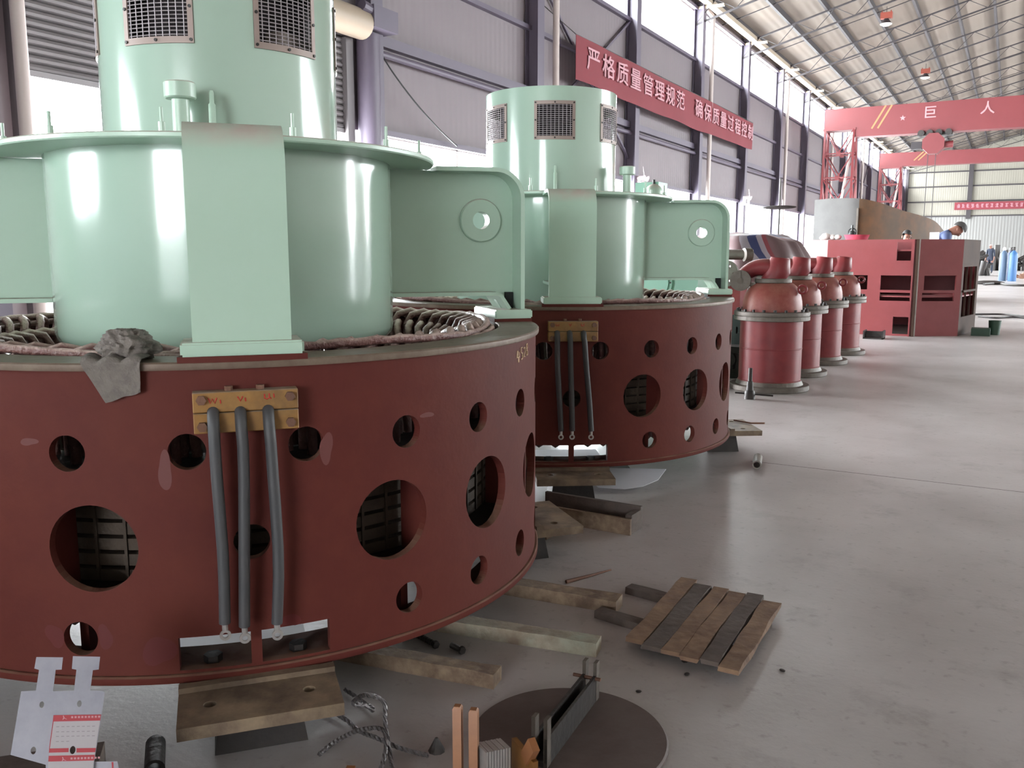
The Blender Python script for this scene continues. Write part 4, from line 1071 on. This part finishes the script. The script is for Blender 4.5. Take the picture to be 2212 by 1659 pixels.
c1 = crane(48.1, 8.47, 7.05, 'nearer red gantry crane spanning the hall, white characters on its girder', True)
hoist = thing('hoist', (-11.7+8.0, 48.5, 6.5), 'red hoist trolley with dark wheels hanging under the nearer crane girder', 'hoist')
M = Matrix.Translation((0, -.35, 0)) @ Matrix.Rotation(pi/2, 4, 'X')
obj('drum', B().prism(circ(0, 0, .52, 8), .7, M @ Matrix.Rotation(pi/8, 4, 'Z')), CRANE, hoist)
obj('motor', B().b2((-.98, -.6, -.22), (-.5, -.1, .12)), STEELR, hoist); obj('brake', B().cyl((.5, -.35, -.05), (.85, -.35, -.05), .16, n=16), CRANE, hoist)
for x in (-.58, -.2, .2, .62): obj('wheel', B().cyl((x, -.55, .52), (x, -.42, .52), .15, n=18), DARK, hoist)
obj('trolley_frame', B().b2((-.75, -.36, .42), (.8, .34, .5)), DARK, hoist)
for x in (-.22, .12): obj('hoist_rope', B().cyl((x, -.35, -.45), (x, -.35, -4.2), .018, n=6), STEELR, hoist)
obj('hook_block', B().b2((-.25, -.45, -4.5), (.15, -.25, -4.15)), CRANE, hoist)
crane(69.6, 8.36, 7.42, 'farther red gantry crane, thinner girder, near the end wall', False)

# ------------------------------------------------------------------ lamps, banners, fans, cable on the wall
def lamp_thing(x, y, z, label):
    l = thing('high_bay_lamp', (x, y, z), label, 'lamp', 0, 'high bay lamps')
    k = .6
    obj('housing', B().b2((-.36*k, -.18*k, .12*k), (.36*k, .18*k, .5*k)), ORANGE, l)
    obj('bracket', B().b2((-.3*k, -.06*k, .5*k), (-.24*k, .06*k, .62*k)).b2((.24*k, -.06*k, .5*k), (.3*k, .06*k, .62*k)), ORANGE, l)
    obj('rod', B().cyl((0, 0, .5*k), (0, 0, roofz(x)-z-.24), .012, n=8), STEELR, l)
    obj('reflector', B().lathe([(.12*k, .14*k), (.36*k, -.22*k), (.355*k, -.225*k), (.11*k, .13*k)], 28, close=True), STEELR, l)
    obj('glass', B().lathe([(.0001, -.34*k), (.2*k, -.33*k), (.37*k, -.24*k), (.37*k, -.2*k), (.0001, -.2*k)], 28), LAMPW, l)
lamp_thing(-5.0, 39., 10.35, 'orange and white high bay lamp hanging from the roof, nearer of two')
lamp_thing(-4.6, 51.9, 10.42, 'orange and white high bay lamp hanging from the roof, farther, just above the crane girder')
bn = thing('banner', (-9.5, 28.35, 5.4), 'long red cloth banner with white characters strung along the left wall', 'banner')
b = B(); n = 60; rs = []
for i in range(n+1):
    t = i/n; y = -8.35+16.7*t; sag = -.12*sin(pi*t)*0+.03*sin(t*19); dx = .03*sin(t*31)
    rs.append([(dx, y, .02+sag*.5-.06*sin(pi*t)), (dx+.01, y, .02+sag*.5-.06*sin(pi*t)), (dx*.3+.01, y, 1.05+.01*sin(t*12)), (dx*.3, y, 1.05+.01*sin(t*12))])
b.rings(rs); obj('cloth', b, BANNER, bn)
txt = '严格质量管理规范　确保质量过程控制'
b = B(); 
for k, chh in enumerate(txt):
    if chh == '　': continue
    me = text_mesh(chh, .60, .003, 1.38, .007)
    y = -8.35+.95+.952*k
    t = (y+8.35)/16.7
    obj('banner_letter', me, BTEXT, bn, (.05, y, .585), (pi/2, 0, pi/2))
obj('hanging_cord', B().cyl((0, -8.35, 1.06), (-.4, -10.2, 1.7), .012, n=6), DARK, bn); obj('hanging_cord', B().cyl((0, -8.35, 1.06), (0, 8.35, 1.07), .012, n=6), DARK, bn)
b2 = thing('banner', (-1.2, Y1-.4, 5.45), 'narrow red banner on the far end wall', 'banner')
obj('cloth', B().b2((-4.05, 0, 0), (4.6, .02, .72)), BANNER, b2)
obj('tie', B().b2((-2.9, .015, .3), (-2.7, .098, .4)), DARK, b2)
rn = random.Random(5)
for k in range(20):
    g = B(); x0 = -3.7+.41*k
    for q in range(4):
        zz = .2+.1*q; g.b2((x0-.14*rn.uniform(.5, 1), -.012, zz), (x0+.14*rn.uniform(.5, 1), -.002, zz+.045))
    xx = x0+rn.uniform(-.06, .06); g.b2((xx-.02, -.012, .2), (xx+.02, -.002, .55))
    obj('banner_letter', g, BTEXT, b2)
for i, (y, z, lab) in enumerate(((24.55, 3.42, 'white three-bladed wall fan on the column just above the second generator'), (36.3, 3.5, 'white wall fan right of the second generator, above the window strip'), (42.3, 3.42, 'white wall fan farthest along the window strip'))):
    f = thing('wall_fan', (-9.62, y, z), lab, 'fan', 0, 'white wall fans')
    obj('hub', B().cyl((0, 0, 0), (.22, 0, 0), .07, n=14).b2((-.05, -.04, -.3), (.06, .04, .05)), FANW, f)
    for k in range(3):
        M = Matrix.Translation((.2, 0, 0)) @ Matrix.Rotation(R(25+120*k), 4, 'X') @ Matrix.Rotation(R(20), 4, 'Z')
        bl = B(); bl.prism([(0, .05), (-.07, .14), (-.1, .26), (-.05, .34), (.05, .33), (.1, .22), (.05, .1)], .012, M @ Matrix.Rotation(pi/2, 4, 'Z') @ Matrix.Rotation(pi/2, 4, 'X') if 0 else M @ Matrix(((0, 0, 1, 0), (1, 0, 0, 0), (0, 1, 0, 0), (0, 0, 0, 1)))); obj('blade', bl, FANW, f)
wc = spline([(-9.72, 12.55, 4.8), (-9.70, 12.9, 4.45), (-9.68, 13.6, 3.98), (-9.7, 14.4, 3.6), (-9.75, 15.1, 3.36)], 6)
tag(obj('wall_cable', B().tube(wc, .014, 6), BLACK), 'thin black cable hanging slack against the left wall', 'cable')

# ------------------------------------------------------------------ far floor: gas cylinders, heap, cables
for (x, y, m, lab) in ((-.33, 46.9, GREYB, 'grey-blue gas cylinder standing left of the bright blue one'), (-.04, 48.2, BLUED, 'dark blue gas cylinder half hidden between the other two'), (.06, 46.6, BLUEC, 'bright blue gas cylinder standing near the far right edge')):
    g = thing('gas_cylinder', (x, y, 0), lab, 'gas cylinder', 0, 'gas cylinders')
    obj('body', B().lathe([(.0001, 0), (.17, 0), (.175, .02), (.175, 1.15), (.15, 1.27), (.07, 1.36), (.05, 1.38), (.05, 1.42), (.0001, 1.42)], 28), m, g)
    obj('valve_cap', B().lathe([(.06, 1.40), (.07, 1.42), (.07, 1.50), (.03, 1.55), (.0001, 1.55)], 18), HELM if m is GREYB else DARK, g)
random.seed(11)
def clutter(name, loc, sx, sy, sz, n, label, cat, m):
    b = B()
    for k in range(n):
        x, y = random.uniform(-sx, sx), random.uniform(-sy, sy); h = sz*random.uniform(.4, 1)*(1-.5*abs(x)/sx); r = random.uniform(.06, .2)
        if k % 3 == 0: b.cyl((x, y, 0), (x+random.uniform(-.2, .2), y, h), r, n=12)
        elif k % 3 == 1: b.box((x, y, h/2), (r*2.4, r*2.4, h), random.uniform(0, 3))
        else: b.cyl((x-.3, y, h*.7), (x+.3, y+.2, h), r*.8, n=12); b.box((x, y, h*.35), (.12, .12, h*.7))
    return tag(obj(name, b, m, None, loc), label, cat)
clutter('scrap_heap', (-.9, 76, 0), 2.0, 1.2, 2.1, 40, 'dark heap of machine scrap on the floor near the far wall', 'scrap', DARK)
clutter('scrap_heap', (-1.75, 58, 0), .7, .8, 1.5, 14, 'dark scrap heap just right of the red casing, far back', 'scrap', DARK)
clutter('scrap_heap', (.9, 52.5, 0), .5, .8, .45, 10, 'low rusty clutter on the floor behind the gas cylinders', 'scrap', RUST)
tag(obj('crate', B().b2((-.5, -.4, 0), (.9, .5, 1.1)).b2((-.55, -.45, .5), (.95, -.4, .6)), RUST, None, (1.15, 56, 0)), 'rusty brown crate at the far right edge behind the gas cylinders', 'crate')
def floor_cable(pts, label, r=.03):
    tag(obj('floor_cable', B().tube(spline([(x, y, r) for x, y in pts], 6), r, 6), DARK), label, 'cable')
floor_cable([(-.5, 19.8), (-.2, 19.5), (.1, 19.9), (.6, 19.6), (1.4, 19.9), (3, 19.7)], 'dark cable snaking across the floor right of the red casing, nearest of three', .02)
floor_cable([(-.6, 20.4), (-.1, 20.7), (.4, 20.2), (1.2, 20.5), (3, 20.9)], 'dark cable lying just beyond the nearest floor cable', .02)
floor_cable([(-.9, 40), (-.4, 41.5), (-.1, 39.8), (.5, 39.2), (1.5, 39.5)], 'dark cable on the floor in front of the gas cylinders', .05)
tag(obj('rubber_mat', B().ball((0, 0, .05), .45, 16, 8, (1.3, 1, .25)), DARK, None, (-.75, 41.5, 0)), 'dark flat lump on the far floor left of the gas cylinders', 'lump')

# ------------------------------------------------------------------ people
def person(loc, rz, label, bend, head_fwd, arms, top, hair, lower=NAVY, S=1., cap=None, look=0., group=None):
    p = thing('person', loc, label, 'person', rz)
    hip = .92*S
    J = {}; Ed = []; mats = {}
    def j(n, co, r, m, par=None):
        J[n] = (Vector(co), r, m)
        if par: Ed.append((par, n))
    b = R(bend)
    def tor(h, f=0): return Vector((0, -sin(b)*h-f*cos(b)*1, hip+cos(b)*h-f*sin(b)))
    j('pelvis', (0, 0, hip), (.16, .12), 2)
    j('waist', tor(.17*S), (.145, .105), 1, 'pelvis'); j('chest', tor(.36*S), (.165, .115), 1, 'waist'); j('shoulder', tor(.49*S), (.11, .08), 1, 'chest')
    j('neck', tor(.56*S, .01), (.055, .055), 0, 'shoulder')
    hd = tor(.56*S, .01)+Vector((0, -sin(R(bend+head_fwd))*.09*S, cos(R(bend+head_fwd))*.09*S)); hdir = Vector((0, -sin(R(bend+head_fwd)), cos(R(bend+head_fwd))))
    fwd = Vector((0, -cos(R(bend+head_fwd)), -sin(R(bend+head_fwd))))
    j('head', hd, (.078, .09), 0, 'neck'); j('crown', hd+hdir*.09*S, (.07, .085), 0, 'head')
    j('nose', hd+fwd*.105*S-hdir*.005, (.012, .012), 0, 'head'); j('chin', hd+fwd*.06*S-hdir*.06*S, (.035, .035), 0, 'head')
    for s in (-1, 1):
        sh = tor(.47*S)+Vector((s*.185*S, 0, 0)); j(f'sh{s}', sh, (.062, .062), 1, 'shoulder')
        el, wr = arms(s, sh); j(f'el{s}', el, (.044, .044), 1, f'sh{s}'); j(f'wr{s}', wr, (.030, .03), 0, f'el{s}')
        d = (wr-el).normalized(); pm = wr+d*.07; j(f'palm{s}', pm, (.036, .02), 0, f'wr{s}')
        for q in range(4):
            a = pm+d*.035+Vector((0, (q-1.5)*.02, 0)); j(f'f{s}{q}', a, (.0095, .0095), 0, f'palm{s}'); j(f'g{s}{q}', a+d*(.055-.006*abs(q-1))+Vector((-s*.015, 0, 0)), (.008, .008), 0, f'f{s}{q}')
        j(f't{s}', wr+d*.06+Vector((0, -.045, 0)), (.010, .01), 0, f'palm{s}')
        j(f'hipj{s}', (s*.095*S, 0, hip-.05), (.098, .1), 2, 'pelvis'); j(f'knee{s}', (s*.11*S, -.02, .5*S), (.066, .066), 2, f'hipj{s}'); j(f'calf{s}', (s*.115*S, .01, .34*S), (.064, .064), 2, f'knee{s}'); j(f'ank{s}', (s*.12*S, .03, .085), (.042, .042), 2, f'calf{s}'); j(f'toe{s}', (s*.14*S, -.13, .04), (.042, .036), 3, f'ank{s}')
    names = list(J); me = bpy.data.meshes.new('p'); me.from_pydata([tuple(J[n][0]) for n in names], [(names.index(a), names.index(c)) for a, c in Ed], [])
    o = bpy.data.objects.new('p', me); COL.objects.link(o)
    o.modifiers.new('k', 'SKIN'); sv = me.skin_vertices[0].data
    for i, n in enumerate(names):
        sv[i].radius = (J[n][1][0]*S, J[n][1][1]*S); sv[i].use_root = n == 'pelvis'
    m2 = o.modifiers.new('s', 'SUBSURF'); m2.levels = 2; m2.render_levels = 2
    r = baked(o); bpy.data.objects.remove(o)
    r.materials.clear()
    for m in (SKIN, top, lower, DARK): r.materials.append(m)
    for f in r.polygons:
        f.use_smooth = True
        f.material_index = J[min(names, key=lambda n: (J[n][0]-f.center).length-.6*J[n][1][0])][2]
    body = bpy.data.objects.new('body', r); COL.objects.link(body); body.parent = p
    hb = B(); 
    ic = bmesh.new(); bmesh.ops.create_icosphere(ic, subdivisions=4, radius=1)
    side = fwd.cross(hdir)
    mp = {}
    for v in ic.verts:
        q = v.co; mp[v] = hb.v(hd+hdir*.05*S+side*q.x*.083*S*1.06+(-fwd)*(q.y*.101*S)+hdir*q.z*.098*S)
    for f in ic.faces:
        c = f.calc_center_median()
        if c.z > .35-.9*c.y*(1 if c.y > 0 else .15): hb.f([mp[v] for v in f.verts])
    ic.free()
    loose = [v for v in hb.bm.verts if not v.link_faces]
    for v in loose: hb.bm.verts.remove(v)
    ho = obj('hair' if not cap else 'helmet', hb, cap or hair, p, ang=80); md = ho.modifiers.new('s', 'SOLIDIFY'); md.thickness = .012
    for s in (-1, 1):
        obj('eye', B().ball(hd+fwd*.088*S+hdir*.022*S+side*s*.032*S, .0095, 8, 6), HAIR, p)
        obj('ear', B().ball(hd+side*s*.088*S+hdir*.01, .024, 8, 6, (.45, .7, 1.2)), SKIN, p)
    return p
dn = lambda s, sh: (sh+Vector((s*.04, .02, -.30)), sh+Vector((s*.05, -.06, -.55)))
fw_ = lambda s, sh: (sh+Vector((s*.05, -.05, -.28)), sh+Vector((s*.02, -.26, -.40)))
person((-1.84, 18.9, 0), R(25), 'man behind the red casing, only his face and dark hair showing above it', 4, 12, fw_, SHIRTW, HAIR, S=1.0)
person((-1.42, 17.8, 0), R(98), 'man in a blue shirt bending over behind the red casing, head bowed', 38, 26, fw_, SHIRTB, HAIRG, S=1.20)
person((-1.2, 64., 0), R(-20), 'man in dark overalls and white helmet standing far back near the gas cylinders', 2, 5, dn, NAVY, HAIR, S=1.07, cap=HELM)
pp = B().b2((-.075, -.004, 0), (.075, .004, .15)); tag(obj('paper_sheet', pp, PAPER, None, (-1.2, 17.05, 1.466), (0, 0, R(-6))), 'white sheet of paper beside the man in the blue shirt', 'paper')

# ------------------------------------------------------------------ daylight
wd = bpy.data.worlds.new('sky'); SC.world = wd; wd.use_nodes = True
bgN = wd.node_tree.nodes['Background']; bgN.inputs[0].default_value = (.93, .97, 1, 1); bgN.inputs[1].default_value = 6.
def daylight(x, y, z, sx, sy, dirv, L, col=(.95, .98, 1)):
    l = bpy.data.lights.new('window_daylight', 'AREA'); l.shape = 'RECTANGLE'; l.size = sx; l.size_y = sy
    l.energy = L*pi*sx*sy; l.color = col
    o = bpy.data.objects.new('window_daylight', l); COL.objects.link(o); o.location = (x, y, z)
    o.rotation_euler = Vector(dirv).to_track_quat('-Z', 'Y').to_euler(); return o
LW = 9.
for k in range(8):
    ya = 12.5; s = (Y1-ya)/8; y = ya+s*(k+.5)
    daylight(XL-.25, y, (CB+CT)/2, s, CT-CB, (1, 0, 0), LW)
daylight(XL-.25, -5.05, 2.18, 5.1, 2.36, (1, 0, 0), LW*1.5)
daylight(XL-.25, 9.1, 1.65, 5.6, 3.25, (1, 0, 0), LW*1.3)
for k in range(6):
    s = (Y1-12.5)/6; daylight(XL-.25, 12.5+s*(k+.5), 2.18, s, 2.36, (1, 0, 0), LW)
for k in range(5):
    ya = 20.; s = (Y1-ya)/5; daylight(XR+.25, ya+s*(k+.5), 6.6, s, 3.2, (-1, 0, 0), LW*.08)
for y in (24., 45., 66.): daylight(XR+.25, y, 2.3, 3.3, 4.4, (-1, 0, 0), LW)
daylight(1.1, Y0-.25, 2.1, 5.1, 4.1, (0, 1, 0), LW*.06)
SC.view_settings.view_transform = 'Standard'; SC.view_settings.look = 'None'; SC.view_settings.gamma = 1; SC.view_settings.use_curve_mapping = False
SC.view_settings.exposure = 2.1
SC.cycles.use_denoising = True
SC.cycles.max_bounces = 7; SC.cycles.diffuse_bounces = 4; SC.cycles.glossy_bounces = 4; SC.cycles.transparent_max_bounces = 12
SC.cycles.sample_clamp_indirect = 10
SC.cycles.caustics_reflective = False; SC.cycles.caustics_refractive = False
